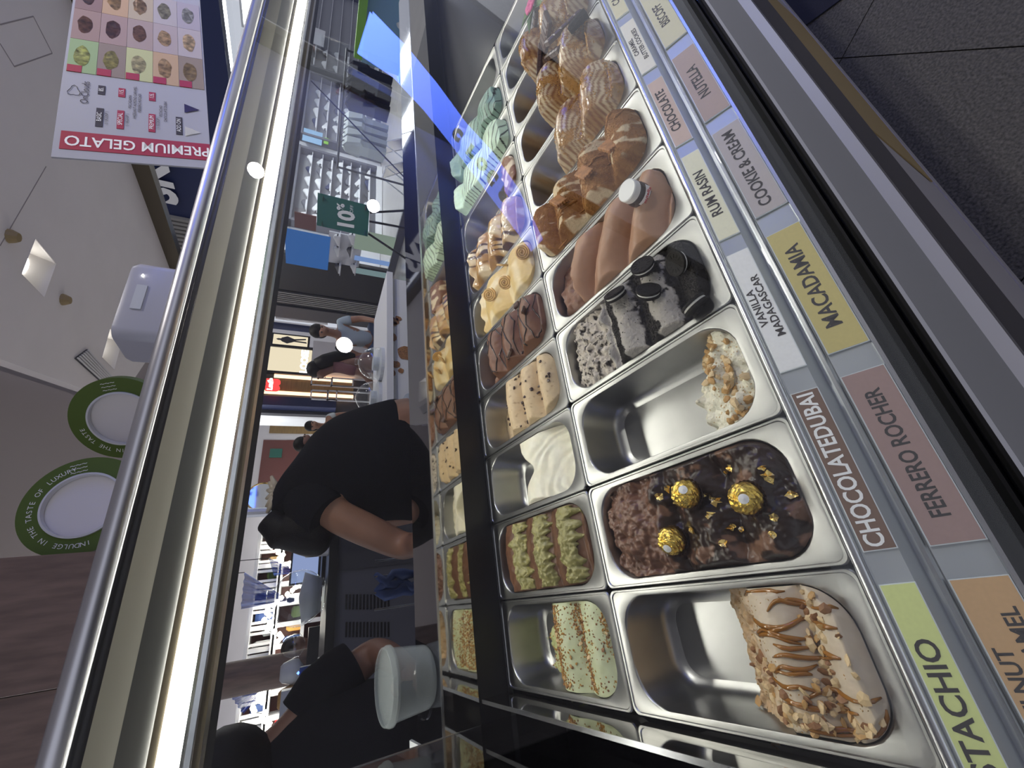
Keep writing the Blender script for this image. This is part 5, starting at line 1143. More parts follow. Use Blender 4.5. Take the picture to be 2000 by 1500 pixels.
# ------------------------------------------------------------------ wooden tower and green ring signs
PWD = Pl((.3, 1.35, 0), (1, 0))
a, b = PWD.sz(185, 1078), PWD.sz(0, 1362)
t = thing('wooden_tower', 'tall wood grained tower panel at the upper corner above the kiosk', 'panel', (.3, 1.35, 0))
xr_ = PWD.at(100, 1083).x-.3; xs_ = PWD.at(50, 1354).x-.3
MB().box((xs_, 0, 1.98), (xr_, .06, 3.2)).build('panel_board', 'wood_panel', t)
MB().box((-1.2, .004, 1.98), (xs_-.004, .06, 3.2)).build('panel_board', 'wood_panel', t)
for q in (-.9, xr_-.1): MB().tube([(q, .03, 3.2), (q, .03, ZC+.22 if q < 0 else ZC)], .012, 8).build('hanger_rod', 'satin_steel', t)
def ring_sign(c, R_, u, v, label, words, grp='green ring signs'):
    n = 72; u = Vector(u).normalized(); v = Vector(v); v = (v-u*v.dot(u)).normalized(); w = u.cross(v); w = w if w.dot(CC-c) > 0 else -w
    t = thing('ring_sign', label, 'sign', c, grp)
    def P(r, a, d): return (u*math.cos(a)+v*math.sin(a))*r+w*d
    ring = lambda r, d: [P(r, k*2*math.pi/n, d) for k in range(n)]
    MB().loft([ring(R_*.64, -.02), ring(R_, -.02), ring(R_, .02), ring(R_*.64, .02), ring(R_*.64, -.02)]).build('green_ring', 'leaf_green', t)
    MB().loft([ring(R_*.66, .006), ring(R_*.66, .028), ring(R_*.62, .03), ring(R_*.62, .006)]).build('white_rim', 'white_paint', t, 2)
    MB().loft([ring(R_*.64, -.012), ring(R_*.64, .004)], True, True).build('disc', 'plaster', t)
    a0, step = words[1], words[2]
    for i, chx in enumerate(words[0]):
        if chx == ' ': continue
        a = math.radians(a0-step*i); rad = (u*math.cos(a)+v*math.sin(a)); tan = (u*math.sin(a)-v*math.cos(a))
        lettering(chx, c+rad*R_*.80+w*.0215, tan, rad, R_*.125, 'white_ink', t, name='letter')
    for k in range(3): lettering('~~~', c+P(R_*(.73+.08*k), math.radians(18), .0215), u*math.sin(.3)-v*math.cos(.3), P(1, .3, 0), R_*.16, 'white_ink', t, name='wave_mark')
    return t
PRG = Pl((.6, 1.42, 0), (1, 0))
c1 = PRG.at(168, 988); R1 = (PRG.at(68, 985)-c1).length*1.28
ring_sign(c1, R1, (1, 0, 0), (0, .12, 1), 'large green ring sign reading INDULGE IN THE TASTE OF LUXURY', ('INDULGE IN THE TASTE OF LUXURY', 200, 6.1))
PR2 = Pl((1.0, 1.75, 0), (1, 0)); c2 = PR2.at(243, 815)
ring_sign(c2, R1*1.1, (.75, -.62, 0), (0, .1, 1), 'second green ring sign seen at an angle beyond the first', ('INDULGE IN THE TASTE', 230, 6.1))
t = thing('ring_mast', 'slim pole carrying the green ring signs', 'pole', (.62, 1.5, 0)); MB().tube([(0, 0, 0.9), (0, 0, c1.z)], .02, 10).build('mast', 'satin_steel', t); MB().box((-.05, -.02, .88), (.5, .3, .92)).build('mast_foot', 'satin_steel', t)
# upper storey seen above the ceiling step: glass balustrade and blue ceiling
for k, (a, b, mat, lab) in enumerate((((0, 775), (125, 835), 'dark_metal', 'steel edge of the upper floor'), ((0, 850), (150, 905), 'brown_trim', 'bronze handrail of the upper floor'))):
    p, q = onz(*a, 4.4), onz(*b, 4.4); d = q-p
    tag(MB().obox(p-d*.6, d*2.0, (0, 0, .12), (.1, .1, 0)).build('floor_edge', mat), lab, 'railing', 'edges of the upper floor')
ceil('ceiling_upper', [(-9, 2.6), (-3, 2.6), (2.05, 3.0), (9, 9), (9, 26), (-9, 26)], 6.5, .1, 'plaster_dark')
q = onz(20, 946, 6.45); t = tag(MB().rev([(.0001, -.02), (.12, -.02), (.16, .05)], q, 16).build('downlight', 'white_glow'), 'single bright downlight on the blue upper ceiling', 'light')
# ------------------------------------------------------------------ stall beyond the kiosk: white lattice shelf, lights, blue drapes
t = thing('lattice_shelf', 'white lattice market stall hung with lights behind the kiosk', 'shelf', PST.at(520, 1250)*1.0); t.location.z = 0; o_ = t.location
sA = PST.rect((430, 1040), (600, 1480))
x0, x1 = sA[0], sA[1]; zt_ = PST.at(480, 1250).z; zl = PST.at(585, 1250).z
for z in (zt_, zt_-.28, zl+.32, zl): PST.box(MB(), (x0, x1, z-.04, z), -.25, .1, o_).build('beam', 'white_paint', t)
for k in range(12): s_ = x0+(x1-x0)*k/11; PST.box(MB(), (s_-.025, s_+.025, .9, zt_), -.2, .08, o_).build('upright', 'white_paint', t)
for k in range(22): s_ = x0+(x1-x0)*(k+.5)/22; PST.box(MB(), (s_-.015, s_+.015, zt_-.28, zt_), -.02, .04, o_).build('lattice_bar', 'white_paint', t)
PST.box(MB(), (x0, x1, .0, zl-.35), -.5, .2, o_).build('stall_counter', 'slate', t); PST.box(MB(), (x0, x1, .9, zt_), -.32, -.28, o_).build('back_cloth', 'red_brown', t)
rd = random.Random(31); L_ = thing('fairy_lights', 'string of bright warm bulbs looped over the white stall', 'lights', PST.w((x0+x1)/2, zt_-.1, .12)); pts = []
for k in range(72):
    f_ = k/71; p = PST.w(x0+(x1-x0)*f_, zt_-.30-.14*math.sin(f_*19)-.10*rd.random(), .16); pts.append(p)
    MB().rev([(.0001, -.03), (.026, -.012), (.03, 0), (.02, .02), (.0001, .028)], p-Vector(L_.location), 8).build('bulb', 'bulb', L_)
MB().tube([p-Vector(L_.location)+Vector((0, 0, .03)) for p in pts], .004, 5).build('cable', 'dark_metal', L_)
rd = random.Random(4); cols_ = ['red', 'satin_plastic', 'tan_wood', 'top_rose', 'white_paint', 'royal', 'crumb_gold', 'leaf_green']
for lv, z in enumerate((zl+.001, zl+.321)):
    for k in range(16):
        s_ = x0+(x1-x0)*(k+.5)/16; w_, h_ = rd.uniform(.05, .08), rd.uniform(.10, .20); m_ = rd.choice(cols_)
        o = MB().loft([rrect(w_, .06, .015, 0, 3), rrect(w_, .06, .015, h_*.8, 3), rrect(w_*.6, .04, .01, h_, 3)], True, True).build('packed_gift', m_); o.location = PST.w(s_, z, -.10)
        tag(o, 'small %s pack, %s from left on the %s stall shelf' % ({'red': 'red', 'satin_plastic': 'grey', 'tan_wood': 'tan', 'top_rose': 'rose', 'white_paint': 'white', 'royal': 'blue', 'crumb_gold': 'golden', 'leaf_green': 'green'}[m_], (ORD+['eighth', 'ninth', 'tenth', 'eleventh', 'twelfth', 'thirteenth', 'fourteenth', 'fifteenth', 'sixteenth'])[k], ('lower', 'upper')[lv]), 'pack', 'packs on the market stall')
pbr('blue_voile', (0.05, 0.14, 0.55), 0.7, trans=0.0, alpha=0.75)
def drape(a, b, c, label):
    """gathered voile: wide edge a-b, knotted at c"""
    p, q, r_ = PST.at(*a, .3), PST.at(*b, .3), PST.at(*c, .34); mb = MB(); n = 24; rows = []
    for j in range(9):
        f_ = j/8; rows.append([p.lerp(q, i/n).lerp(r_, f_*.96)+PST.n*(.05*math.sin(i*1.3+j*.2)*(1-f_*.7)) for i in range(n+1)])
    mb.loft(rows, closed=False); dt = thing('blue_drape', label, 'curtain', p, 'blue voile drapes'); mb.xf(Matrix.Translation(-p)).build('voile', 'blue_voile', dt, True)
    MB().tube([p-p, Vector((0, 0, max(.05, 3.72-p.z)))], .005, 6).build('cord', 'dark_metal', dt); MB().tube([r_-p+Vector((0, 0, -.05)), r_-p, r_-p+Vector((0, 0, .03))], [.02, .035, .02], 8).build('knot', 'royal', dt)
drape((478, 1118), (470, 1190), (566, 1172), 'nearer blue voile drape gathered to a knot'); drape((525, 1090), (535, 1125), (590, 1118), 'farther blue voile drape gathered to a knot'); drape((448, 1355), (475, 1395), (520, 1340), 'short blue voile drape beside the brown pillar')
q = onz(470, 1310, 0); PPL = Pl((.05, 4.2, 0), (1, 0)); s_, z_ = PPL.sz(500, 1318)
struct('column_2', MB().rev([(.13, 0), (.13, 3.6)], (PPL.w(s_, 0).x, 4.2, 0), 24), 'wood_panel', None, True)
t = thing('candy_globe_stand', 'row of round glass candy jars in front of the brown pillar', 'jar', (PPL.w(s_, 0).x, 3.9, 1.30))
for k in range(3): MB().rev([(.03, -.09), (.085, -.05), (.09, 0), (.07, .06), (.05, .08)], (-.18+k*.18, 0, .22), 16).build('globe', ['nut', 'satin_plastic', 'clear_glass'][k], t, True)
MB().box((-.3, -.1, -.4), (.3, .1, .11)).build('stand', 'dark_metal', t); MB().box((-.3, -.1, -1.3), (.3, .1, -.4)).build('stand_base', 'slate', t)
c = at(512, 970, 7.0); t = thing('hoop_mirror', 'round brass hoop mirror hanging in front of the far corridor', 'mirror', c)
MB().tube([(.19*math.cos(k*math.pi/16), 0, .19*math.sin(k*math.pi/16)) for k in range(33)], .012, 6).build('hoop', 'gold_leaf', t, True); MB().rev([(.0001, 0), (.18, 0), (.18, .004)], n=32).xf(Matrix.Rotation(math.pi/2, 4, 'X')).build('mirror_disc', 'mirror_dim', t)
MB().tube([(0, 0, .19), (0, 0, ZC+.22-c.z)], .004, 6).build('cord', 'dark_metal', t)
# ------------------------------------------------------------------ 10% sign on an easel
c = at(668, 420, 3.6); PSG = Pl((c.x, c.y, 0), (c.y-CC.y, -(c.x-CC.x)))
r_ = PSG.rect((621, 392), (721, 446)); t = thing('promotion_sign', 'green board reading 10% OFF on a thin tripod', 'sign', PSG.w((r_[0]+r_[1])/2, 0)); o_ = t.location
sgu = (PSG.at(619, 440)-PSG.at(621, 376))*-1; s0 = PSG.at(618.5, 440); sgv = PSG.at(718, 462)-s0
MB().obox(s0-o_, sgu, sgv, -PSG.n*.012).build('board', 'green_board', t)
cc_ = s0+sgu*.5+sgv*.5; vu = -sgv.normalized(); uu = sgu.normalized()
lettering('10', cc_+PSG.n*.004-uu*sgu.length*.14-vu*.025, uu, vu, sgv.length*.44, 'white_ink', t, bold=.006, sx=.85); lettering('%', cc_+PSG.n*.004+uu*sgu.length*.24+vu*.02, uu, vu, sgv.length*.19, 'white_ink', t, bold=.003); lettering('OFF', cc_+PSG.n*.004+uu*sgu.length*.25-vu*.055, uu, vu, sgv.length*.09, 'white_ink', t)
for a, b, mat in ((-.42, .40, 'tan_panel'), (.40, -.42, 'red'), (.36, .40, 'tan_panel'), (-.40, -.44, 'royal')): q = cc_+uu*sgu.length*a+vu*sgv.length*b+PSG.n*.003-o_; MB().rev([(.0001, 0), (.018, 0), (.02, .001)], q, 8).build('ornament', mat, t)
bt = s0+sgu*.5+sgv
for a, b in (((722, 415), (795, 411)), ((721, 432), (795, 446)), ((719, 456), (800, 510))):
    p = PSG.at(*a, -.02); d_ = (PSG.at(*b, -.02)-p); e_ = p+d_*(p.z/max(.05, -d_.z)) if d_.z < 0 else p+d_
    MB().tube([p-o_, e_-o_], .009, 6).build('leg', 'dark_metal', t)
t = thing('rope_stanchion_line', 'taut dark cord slanting in front of the shoe shelves', 'cord', at(800, 357, 2.6)); MB().tube([(0, 0, 0), at(608, 158, 3.4)-Vector(t.location)], .004, 6).build('cord', 'dark_metal', t); MB().box((-.02, -.02, -.06), (.02, .02, .02)).build('hook', 'brown_trim', t); MB().tube([(0, 0, -t.location.z), (0, 0, -.06)], .012, 8).build('post', 'dark_metal', t)
# ------------------------------------------------------------------ people
def skin(name, nodes, edges, root, mat, parent, sub=2, smooth=True):
    """one continuous surface grown over a joint graph: nodes {name: (x, y, z, r)} or (.., rx, ry)"""
    bm = bmesh.new(); lay = bm.verts.layers.skin.verify(); vs = {}
    for k, q in nodes.items():
        v = bm.verts.new(q[:3]); vs[k] = v; d = v[lay]; d.radius = (q[3], q[4] if len(q) > 4 else q[3]); d.use_root = (k == root)
    for a, b in edges: bm.edges.new((vs[a], vs[b]))
    me = bpy.data.meshes.new('g'); bm.to_mesh(me); bm.free()
    ob = bpy.data.objects.new('g', me); COL.objects.link(ob)
    md = ob.modifiers.new('s', 'SKIN'); md.use_smooth_shade = True; md.branch_smoothing = .6
    m2 = ob.modifiers.new('u', 'SUBSURF'); m2.levels = sub; m2.render_levels = sub
    bpy.context.view_layer.update(); out = bpy.data.meshes.new_from_object(ob.evaluated_get(bpy.context.evaluated_depsgraph_get()))
    bpy.data.objects.remove(ob); out.name = name
    out.polygons.foreach_set('use_smooth', [True]*len(out.polygons))
    return mobj(name, out, mat, parent)
def ell(mb, c, r_, n=14):
    rings = [[(c[0]+r_[0]*math.sin(a)*math.cos(b*2*math.pi/n), c[1]+r_[1]*math.sin(a)*math.sin(b*2*math.pi/n), c[2]-r_[2]*math.cos(a)) for b in range(n)] for a in [math.pi*(k+.02)/9.04 for k in range(10)]]
    return mb.loft(rings, True, True)
def garment(rows, tubes, name, mat, parent, n=36):
    """cloth lofted over elliptical girths (centre, half width, half depth); sleeves as tapered tubes"""
    mb = MB(); rg = []
    for i, (c, a, b) in enumerate(rows):
        rg.append([(c.x+a*math.cos(k*2*math.pi/n)*(1+.03*nz(math.cos(k*.4)*3, i*.9, 1)), c.y+b*math.sin(k*2*math.pi/n)*(1+.03*nz(k*.5, i*.7, 5)), c.z+.012*nz(k*.35, i*1.1, 9)) for k in range(n)])
    fine = []
    for i in range(len(rg)-1):
        for j in range(4):
            t_ = j/4; p0, p1, p2, p3 = rg[max(0, i-1)], rg[i], rg[i+1], rg[min(len(rg)-1, i+2)]
            fine.append([tuple(.5*(2*p1[k][q]+(p2[k][q]-p0[k][q])*t_+(2*p0[k][q]-5*p1[k][q]+4*p2[k][q]-p3[k][q])*t_*t_+(3*p1[k][q]-p0[k][q]-3*p2[k][q]+p3[k][q])*t_**3) for q in range(3)) for k in range(n)])
    fine.append(rg[-1]); mb.loft(fine, True, True)
    for pts, rs in tubes: mb.tube(pts, rs, 20)
    return mb.build(name, mat, parent, 2)
def chain(*k): return [(k[i], k[i+1]) for i in range(len(k)-1)]
def hand(nodes, edges, wrist, key, d, u, n, s=1.0, curl=.3):
    """palm and five bent fingers: d along the hand, u across it (thumb side), n palm normal"""
    w = Vector(nodes[wrist][:3]); d, u, n = Vector(d).normalized(), Vector(u).normalized(), Vector(n).normalized()
    def put(k, p, r_): nodes[key+k] = (p.x, p.y, p.z, r_*s)
    put('palm', w+d*.045*s, .022); put('knuck', w+d*.082*s, .020); edges += [(wrist, key+'palm'), (key+'palm', key+'knuck')]
    for i, (o, l) in enumerate(((.030, .068), (.010, .078), (-.010, .072), (-.029, .056))):
        b = w+d*.09*s+u*o*s; m_ = b+(d*(1-curl)+n*curl).normalized()*l*.5*s; e = m_+(d*(1-2*curl)+n*2*curl).normalized()*l*.5*s
        put('f%da' % i, b, .0095); put('f%db' % i, m_, .0085); put('f%dc' % i, e, .007); edges += [(key+'knuck', key+'f%da' % i), (key+'f%da' % i, key+'f%db' % i), (key+'f%db' % i, key+'f%dc' % i)]
    a = w+d*.035*s+u*.032*s; b = a+(d*.6+u*.8).normalized()*.032*s; c = b+(d*.9+u*.2+n*.4).normalized()*.03*s
    put('ta', a, .011); put('tb', b, .0095); put('tc', c, .008); edges += [(key+'palm', key+'ta'), (key+'ta', key+'tb'), (key+'tb', key+'tc')]
def figure(label, base, H, yaw, lean, arms, mats, hair, detail=True, look=(0, 0)):
    """standing figure in own frame (x forward, y left), leaned forward by 'lean' about the hips; returns the thing"""
    t = thing('person', label, 'person', base, rz=yaw); k = H/1.70
    cl, sl = math.cos(lean), math.sin(lean)
    def B(x, y, z, *r_):                       # trunk points: leaned about hip height
        dz = z-.92; return (k*(x*cl+dz*sl), k*y, k*(.92+dz*cl-x*sl))+tuple(q*k for q in r_)
    N = {'pelvis': B(0, 0, .94, .12, .15), 'waist': B(0, 0, 1.08, .095, .125), 'chest': B(.01, 0, 1.26, .105, .15), 'neck0': B(.0, 0, 1.41, .062), 'neck': B(.02, 0, 1.47, .05), 'jaw': B(.045, 0, 1.53, .062, .058), 'head': B(.03, 0, 1.60, .088, .072), 'crown': B(.02, 0, 1.655, .068, .06), 'nose': B(.118, 0, 1.575, .016)}
    E = chain('pelvis', 'waist', 'chest', 'neck0', 'neck', 'jaw', 'head', 'crown')+[('head', 'nose')]
    for s, y in (('l', 1), ('r', -1)):
        N.update({s+'hip': (0, k*.09*y, k*.88, .088*k), s+'knee': (k*.02, k*.095*y, k*.48, .058*k), s+'ankle': (0, k*.095*y, k*.08, .040*k), s+'toe': (k*.14, k*.10*y, k*.03, .032*k)})
        E += chain('pelvis', s+'hip', s+'knee', s+'ankle', s+'toe')
        N[s+'sho'] = B(0, .165*y, 1.375, .058); E += [('chest', s+'sho')]
        el, wr, hd = arms[s]; p = B(el[0], el[1], el[2]); q = B(wr[0], wr[1], wr[2]); N[s+'elb'] = (*p, .043*k); N[s+'wri'] = (*q, .029*k); E += chain(s+'sho', s+'elb', s+'wri')
        dv_ = Vector(q)-Vector(p); side = Vector((0, -y, 0)); nn_ = dv_.cross(side); hand(N, E, s+'wri', s, dv_, side-dv_*(side.dot(dv_)/dv_.length_squared), nn_, k, .3)
        N[s+'ear'] = B(.02, .078*y, 1.585, .017); E += [('head', s+'ear')]
    skin('body', N, E, 'pelvis', mats['skin'], t)
    f = 1.0
    T = {q: N[q] for q in ('pelvis', 'waist', 'chest', 'neck0')}
    T = {q: (*v[:3], *(a+.014*k for a in v[3:])) for q, v in T.items()}
    if mats.get('short'): T.pop('pelvis'); root = 'waist'; ee = chain('waist', 'chest', 'neck0')
    else: root = 'pelvis'; ee = chain('pelvis', 'waist', 'chest', 'neck0')
    n0 = Vector(N['neck0'][:3]); c0 = Vector(N['chest'][:3]); T['neck0'] = (*(c0.lerp(n0, .80)), .085*k)
    for s in 'lr':
        a, b = Vector(N[s+'sho'][:3]), Vector(N[s+'elb'][:3]); T[s+'sho'] = (*a, .072*k); T[s+'slv'] = (*a.lerp(b, mats.get('sleeve', .55)), .064*k); ee += [('chest', s+'sho'), (s+'sho', s+'slv')]
    skin('top', T, ee, root, mats['top'], t)
    L = {'pelvis': (*B(0, 0, .93), .135*k, .165*k)}; ee = []
    for s in 'lr':
        for q, e in (('hip', .018), ('knee', .022)): v = N[s+q]; L[s+q] = (*v[:3], v[3]+e*k)
        v = N[s+'ankle']; L[s+'cuff'] = (v[0], v[1], v[2]+.03*k, v[3]+.025*k); ee += chain('pelvis', s+'hip', s+'knee', s+'cuff')
    skin('trousers', L, ee, 'pelvis', mats['legs'], t)
    for s, y in (('l', 1), ('r', -1)): o = MB().loft([rrect(.05*k*q, .042*k*q, .03*k*q, z, 4, .05*k, .097*k*y) for q, z in ((1.9, 0), (1.9, .03*k), (1.5, .07*k), (1.0, .10*k))], True, True).build('shoe', 'charcoal', t, 2); 
    for i in ('l', 'r'):
        y = 1 if i == 'l' else -1
        o = MB().rev([(.0001, -.012*k), (.011*k, -.004*k), (.011*k, .004*k), (.0001, .012*k)], B(.104, .033*y, 1.605), 10).build('eye', 'ink', t, True)
    o = MB().rev([(.0001, -.004*k), (.018*k, 0), (.0001, .004*k)], B(.102, 0, 1.530), 10).build('mouth', 'top_rose', t, True)
    mb = MB(); ell(mb, B(-.010, 0, 1.625), (.098*k, .088*k, .090*k)); ell(mb, B(-.045, 0, 1.575), (.065*k, .078*k, .085*k))
    if hair == 'long': mb.tube([B(-.05, 0, 1.60), B(-.085, 0, 1.50), B(-.105, 0, 1.38), B(-.11, 0, 1.25), B(-.10, 0, 1.17)], [.075*k, .085*k, .085*k, .07*k, .03*k], 14)
    mb.build('hair', 'hair', t, True)
    return t
relax = {'l': ((.0, .23, 1.10), (.06, .24, .86), 0), 'r': ((.0, -.23, 1.10), (.06, -.24, .86), 0)}
# shoppers beyond the white counter
figure('shopper in pale grey top and dark jeans with short dark hair', (3.20, 4.05, 0), 1.64, math.radians(-110), .28, {'l': ((.12, .23, 1.14), (.30, .18, 1.02), 0), 'r': ((.02, -.24, 1.10), (.20, -.2, .95), 0)}, dict(skin='skin', top='top_grey', legs='denim', sleeve=.6), 'short')
figure('shopper in rose top with long dark hair reaching over the glass dome', (2.72, 3.75, 0), 1.62, math.radians(150), .22, {'l': ((.10, .24, 1.13), (.36, .20, .98), 0), 'r': ((.04, -.23, 1.10), (.16, -.2, .90), 0)}, dict(skin='skin_dark', top='top_rose', legs='charcoal', sleeve=.8), 'long')
figure('man in white T-shirt seen just behind the bending assistant', (2.05, 4.9, 0), 1.70, math.radians(-40), .1, relax, dict(skin='skin_dark', top='top_white', legs='denim', sleeve=.5), 'short')
figure('distant person in white at the shop opening', (2.85, 6.2, 0), 1.62, math.radians(-100), .1, relax, dict(skin='skin', top='cloth_white', legs='charcoal', sleeve=.5), 'short')
figure('stall keeper in black beside the brown pillar', (-.10, 4.6, 0), 1.62, math.radians(-60), .15, relax, dict(skin='skin_dark', top='cloth_black', legs='charcoal', sleeve=.6), 'short')
figure('stall keeper in dark clothes under the blue drapes', (.95, 5.3, 0), 1.58, math.radians(-120), .2, relax, dict(skin='skin_dark', top='cloth_black', legs='charcoal', sleeve=.6), 'short')
# assistant bending in profile, face down and away
t = thing('person', 'assistant in black T-shirt and light jeans bending over behind the service ledge', 'person', (0.74, .95, 0))
Y = .95; P = lambda x, y, yy=Y: ony(x, y, yy)-Vector((0.74, .95, 0))
def nd(p, *r_): return (p.x, p.y, p.z)+r_
hipc = P(835, 862); hipc.z = .98
sh_n, el_n, wr_n = P(640, 1000, .86), P(792, 1070, .84), P(845, 1050, .66)
sh_f = P(600, 960, 1.10); el_f = P(760, 1010, 1.10)
N = {'pelvis': nd(hipc, .125, .14), 'waist': nd(P(790, 852), .112, .125), 'chest': nd(P(668, 905), .125, .145), 'upper': nd(P(615, 948), .105, .13), 'neck': nd(P(590, 990), .055), 'jaw': nd(P(605, 1035, .93), .062), 'head': nd(P(588, 1040, .95), .085), 'crown': nd(P(560, 1045, .95), .07), 'nose': nd(P(620, 1068, 1.0), .014),
     'rsho': nd(sh_n, .062), 'relb': nd(el_n, .046), 'rwri': nd(wr_n, .03), 'lsho': nd(sh_f, .06), 'lelb': nd(el_f, .045), 'lwri': nd(P(830, 1000, .9), .03),
     'lhip': nd(hipc+Vector((0, .09, -.08)), .095), 'rhip': nd(hipc+Vector((0, -.09, -.08)), .095), 'lknee': nd(hipc+Vector((-.02, .10, -.50)), .06), 'rknee': nd(hipc+Vector((-.02, -.10, -.50)), .06), 'lank': nd(hipc+Vector((.03, .10, -.90)), .042), 'rank': nd(hipc+Vector((.03, -.10, -.90)), .042), 'ltoe': nd(hipc+Vector((-.12, .10, -.945)), .03), 'rtoe': nd(hipc+Vector((-.12, -.10, -.945)), .03)}
E = chain('pelvis', 'waist', 'chest', 'upper', 'neck', 'jaw', 'head', 'crown')+[('head', 'nose')]+chain('upper', 'rsho', 'relb', 'rwri')+chain('upper', 'lsho', 'lelb', 'lwri')+chain('pelvis', 'lhip', 'lknee', 'lank', 'ltoe')+chain('pelvis', 'rhip', 'rknee', 'rank', 'rtoe')
hand(N, E, 'rwri', 'r', wr_n-el_n, (-.3, .2, .9), (-.7, -.6, -.2), 1, .35); hand(N, E, 'lwri', 'l', (0, -.3, -1), (-1, 0, 0), (0, -1, 0), 1, .35)
skin('body', N, E, 'pelvis', 'skin', t)
def row(x, y, hw_, dep, yy=Y): c = P(x, y, yy); return (c, (P(x, y-hw_, yy)-c).length, dep)
garment([row(803, 905, 100, .15), row(775, 893, 108, .16), row(735, 897, 106, .165), row(690, 903, 101, .165), row(645, 912, 90, .16), row(605, 925, 72, .145), row(575, 945, 52, .115), row(548, 968, 36, .08), row(535, 980, 25, .05)],
        [([P(600, 955, .93), P(612, 978, .90), P(628, 998, .875), P(642, 1008, .86)], [.085, .088, .082, .072]), ([sh_f, P(640, 985, 1.1)], [.085, .075])], 't_shirt', 'cloth_black', t)
J = {'w2': nd(P(786, 850, .94), .146, .152), 'w': nd(P(835, 858), .150, .155), 'p': nd(hipc+Vector((0, 0, -.02)), .145, .16)}
for s, y in (('l', 1), ('r', -1)):
    for q, e in (('hip', .02), ('knee', .03)): v = N[s+q]; J[s+q] = (*v[:3], v[3]+e)
    v = N[s+'ank']; J[s+'c'] = (v[0], v[1], v[2]+.03, .07)
J.pop('w2'); J.pop('w')
jn = skin('jeans', J, chain('p', 'lhip', 'lknee', 'lc')+chain('p', 'rhip', 'rknee', 'rc'), 'p', 'denim_light', t)
garment([row(900, 852, 78, .17), row(850, 850, 76, .165), row(815, 849, 74, .165), row(790, 848, 73, .162)], [], 'jeans_waist', 'denim_light', t)
garment([row(812, 848, 66, .145), row(790, 852, 68, .148), row(765, 858, 70, .15)], [], 'midriff', 'skin', t)
Hh = {'a': nd(P(592, 1032, .95), .118), 'b': nd(P(552, 1030, .95), .095), 'c': nd(P(625, 1045, .92), .105), 'd': nd(P(655, 1052, .92), .055), 'bun0': nd(P(532, 1018, .95), .045), 'bun': nd(P(520, 1008, .95), .055), 'bk': nd(P(590, 1000, .97), .075)}
skin('hair', Hh, [('a', 'b'), ('a', 'c'), ('c', 'd'), ('b', 'bun0'), ('bun0', 'bun'), ('a', 'bk')], 'a', 'hair', t)
pbr('clip_cream', (.55, .47, .34), .3)
cq = P(562, 965, .93); mb = MB()
for k in range(6): a = -.5+k*.2; mb.tube([cq+Vector((.0, .0, 0)), cq+Vector((.03*math.sin(a*2), -.02, .045*math.cos(a))), cq+Vector((.07*math.sin(a*2), -.005, .06*math.cos(a)))], [.012, .012, .005], 6)
mb.tube([cq+Vector((-.03, 0, -.02)), cq, cq+Vector((.02, 0, .03))], [.012, .018, .012], 8); mb.build('hair_clip', 'clip_cream', t, True)
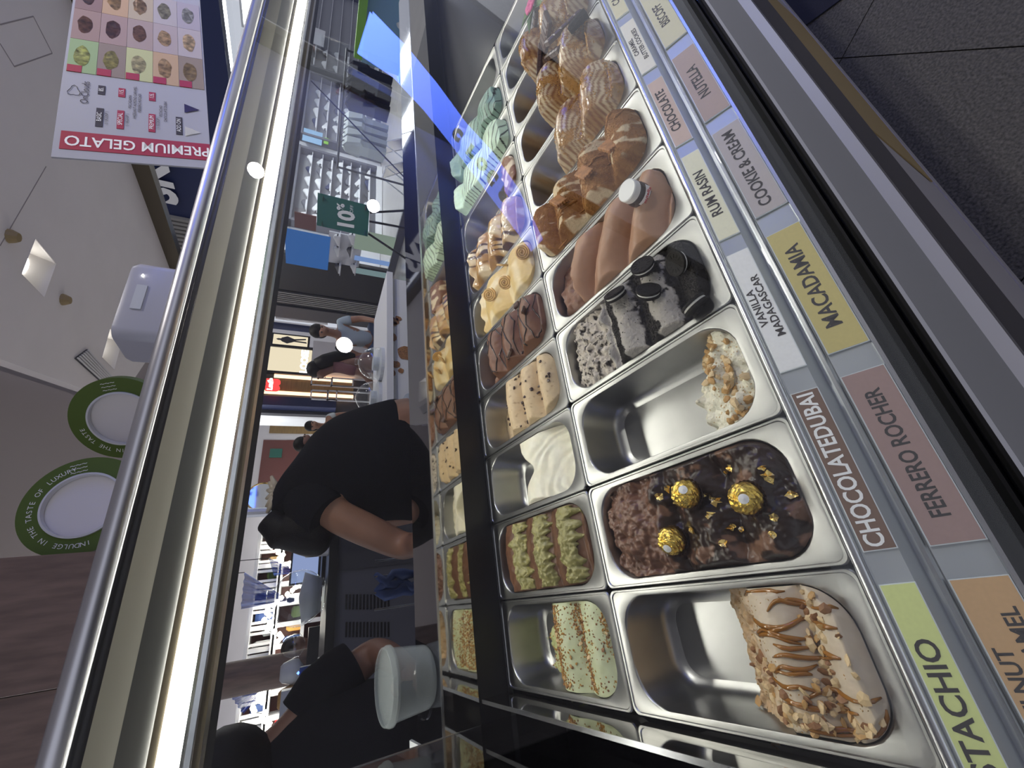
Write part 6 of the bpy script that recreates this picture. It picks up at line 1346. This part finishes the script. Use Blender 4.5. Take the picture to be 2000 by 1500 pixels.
# assistant at the left edge, arm bent towards the tub
t = thing('person', 'assistant in black T-shirt at the bottom edge reaching towards the plastic tub', 'person', (-.18, .85, 0))
P = lambda x, y, yy=.85: ony(x, y, yy)-Vector((-.18, .85, 0))
hipc = P(900, 1440); hipc.z = .95
N = {'pelvis': nd(hipc, .13, .14), 'waist': nd(P(800, 1440), .115, .13), 'chest': nd(P(660, 1440), .13, .15), 'upper': nd(P(580, 1450), .11, .13), 'neck': nd(P(510, 1478), .058), 'jaw': nd(P(470, 1500), .065), 'head': nd(P(440, 1530), .09), 'crown': nd(P(405, 1540), .072), 'nose': nd(P(455, 1450, .78), .017), 'ear': nd(P(470, 1490, .76), .018),
     'rsho': nd(P(600, 1395, .84), .062), 'relb': nd(P(735, 1268, .88), .046), 'rwri': nd(P(792, 1300, .66), .03), 'lsho': nd(P(620, 1500, .95), .062), 'lelb': nd(P(760, 1540, .95), .046), 'lwri': nd(P(860, 1480, .8), .03),
     'lhip': nd(hipc+Vector((0, .09, -.08)), .095), 'rhip': nd(hipc+Vector((0, -.09, -.08)), .095), 'lknee': nd(hipc+Vector((0, .10, -.48)), .06), 'rknee': nd(hipc+Vector((0, -.10, -.48)), .06), 'lank': nd(hipc+Vector((0, .10, -.87)), .042), 'rank': nd(hipc+Vector((0, -.10, -.87)), .042), 'ltoe': nd(hipc+Vector((.14, .10, -.915)), .03), 'rtoe': nd(hipc+Vector((.14, -.10, -.915)), .03)}
E = chain('pelvis', 'waist', 'chest', 'upper', 'neck', 'jaw', 'head', 'crown')+[('head', 'nose'), ('head', 'ear')]+chain('upper', 'rsho', 'relb', 'rwri')+chain('upper', 'lsho', 'lelb', 'lwri')+chain('pelvis', 'lhip', 'lknee', 'lank', 'ltoe')+chain('pelvis', 'rhip', 'rknee', 'rank', 'rtoe')
hand(N, E, 'rwri', 'r', (-.2, -.8, -.3), (-.3, .2, .9), (-.7, -.2, -.3), 1, .35); hand(N, E, 'lwri', 'l', (.2, -.3, -.8), (-1, 0, 0), (0, -1, 0), 1, .35)
skin('body', N, E, 'pelvis', 'skin_dark', t)
def row(x, y, hw_, dep, yy=.85): c = P(x, y, yy); return (c, (P(x, y-hw_, yy)-c).length, dep)
garment([row(900, 1445, 122, .15), row(840, 1443, 120, .155), row(760, 1442, 118, .16), row(690, 1443, 112, .16), row(630, 1445, 100, .15), row(585, 1450, 78, .13), row(550, 1460, 52, .10), row(525, 1472, 34, .07)],
        [([P(600, 1400, .85), P(630, 1352, .85), P(665, 1318, .86), P(690, 1298, .865)], [.075, .078, .074, .066]), ([P(620, 1510, .95), P(700, 1530, .95)], [.085, .08])], 't_shirt', 'cloth_black', t)
J = {'p': nd(hipc+Vector((0, 0, -.02)), .145, .16)}
for s in 'lr':
    for q, e in (('hip', .02), ('knee', .03)): v = N[s+q]; J[s+q] = (*v[:3], v[3]+e)
    v = N[s+'ank']; J[s+'c'] = (v[0], v[1], v[2]+.03, .07)
skin('trousers', J, chain('p', 'lhip', 'lknee', 'lc')+chain('p', 'rhip', 'rknee', 'rc'), 'p', 'charcoal', t)
mb = MB(); ell(mb, P(440, 1522, .82), (.105, .11, .10)); ell(mb, P(478, 1524, .82), (.085, .09, .08)); ell(mb, P(512, 1510, .87), (.07, .075, .055)); mb.build('hair', 'hair', t, True)
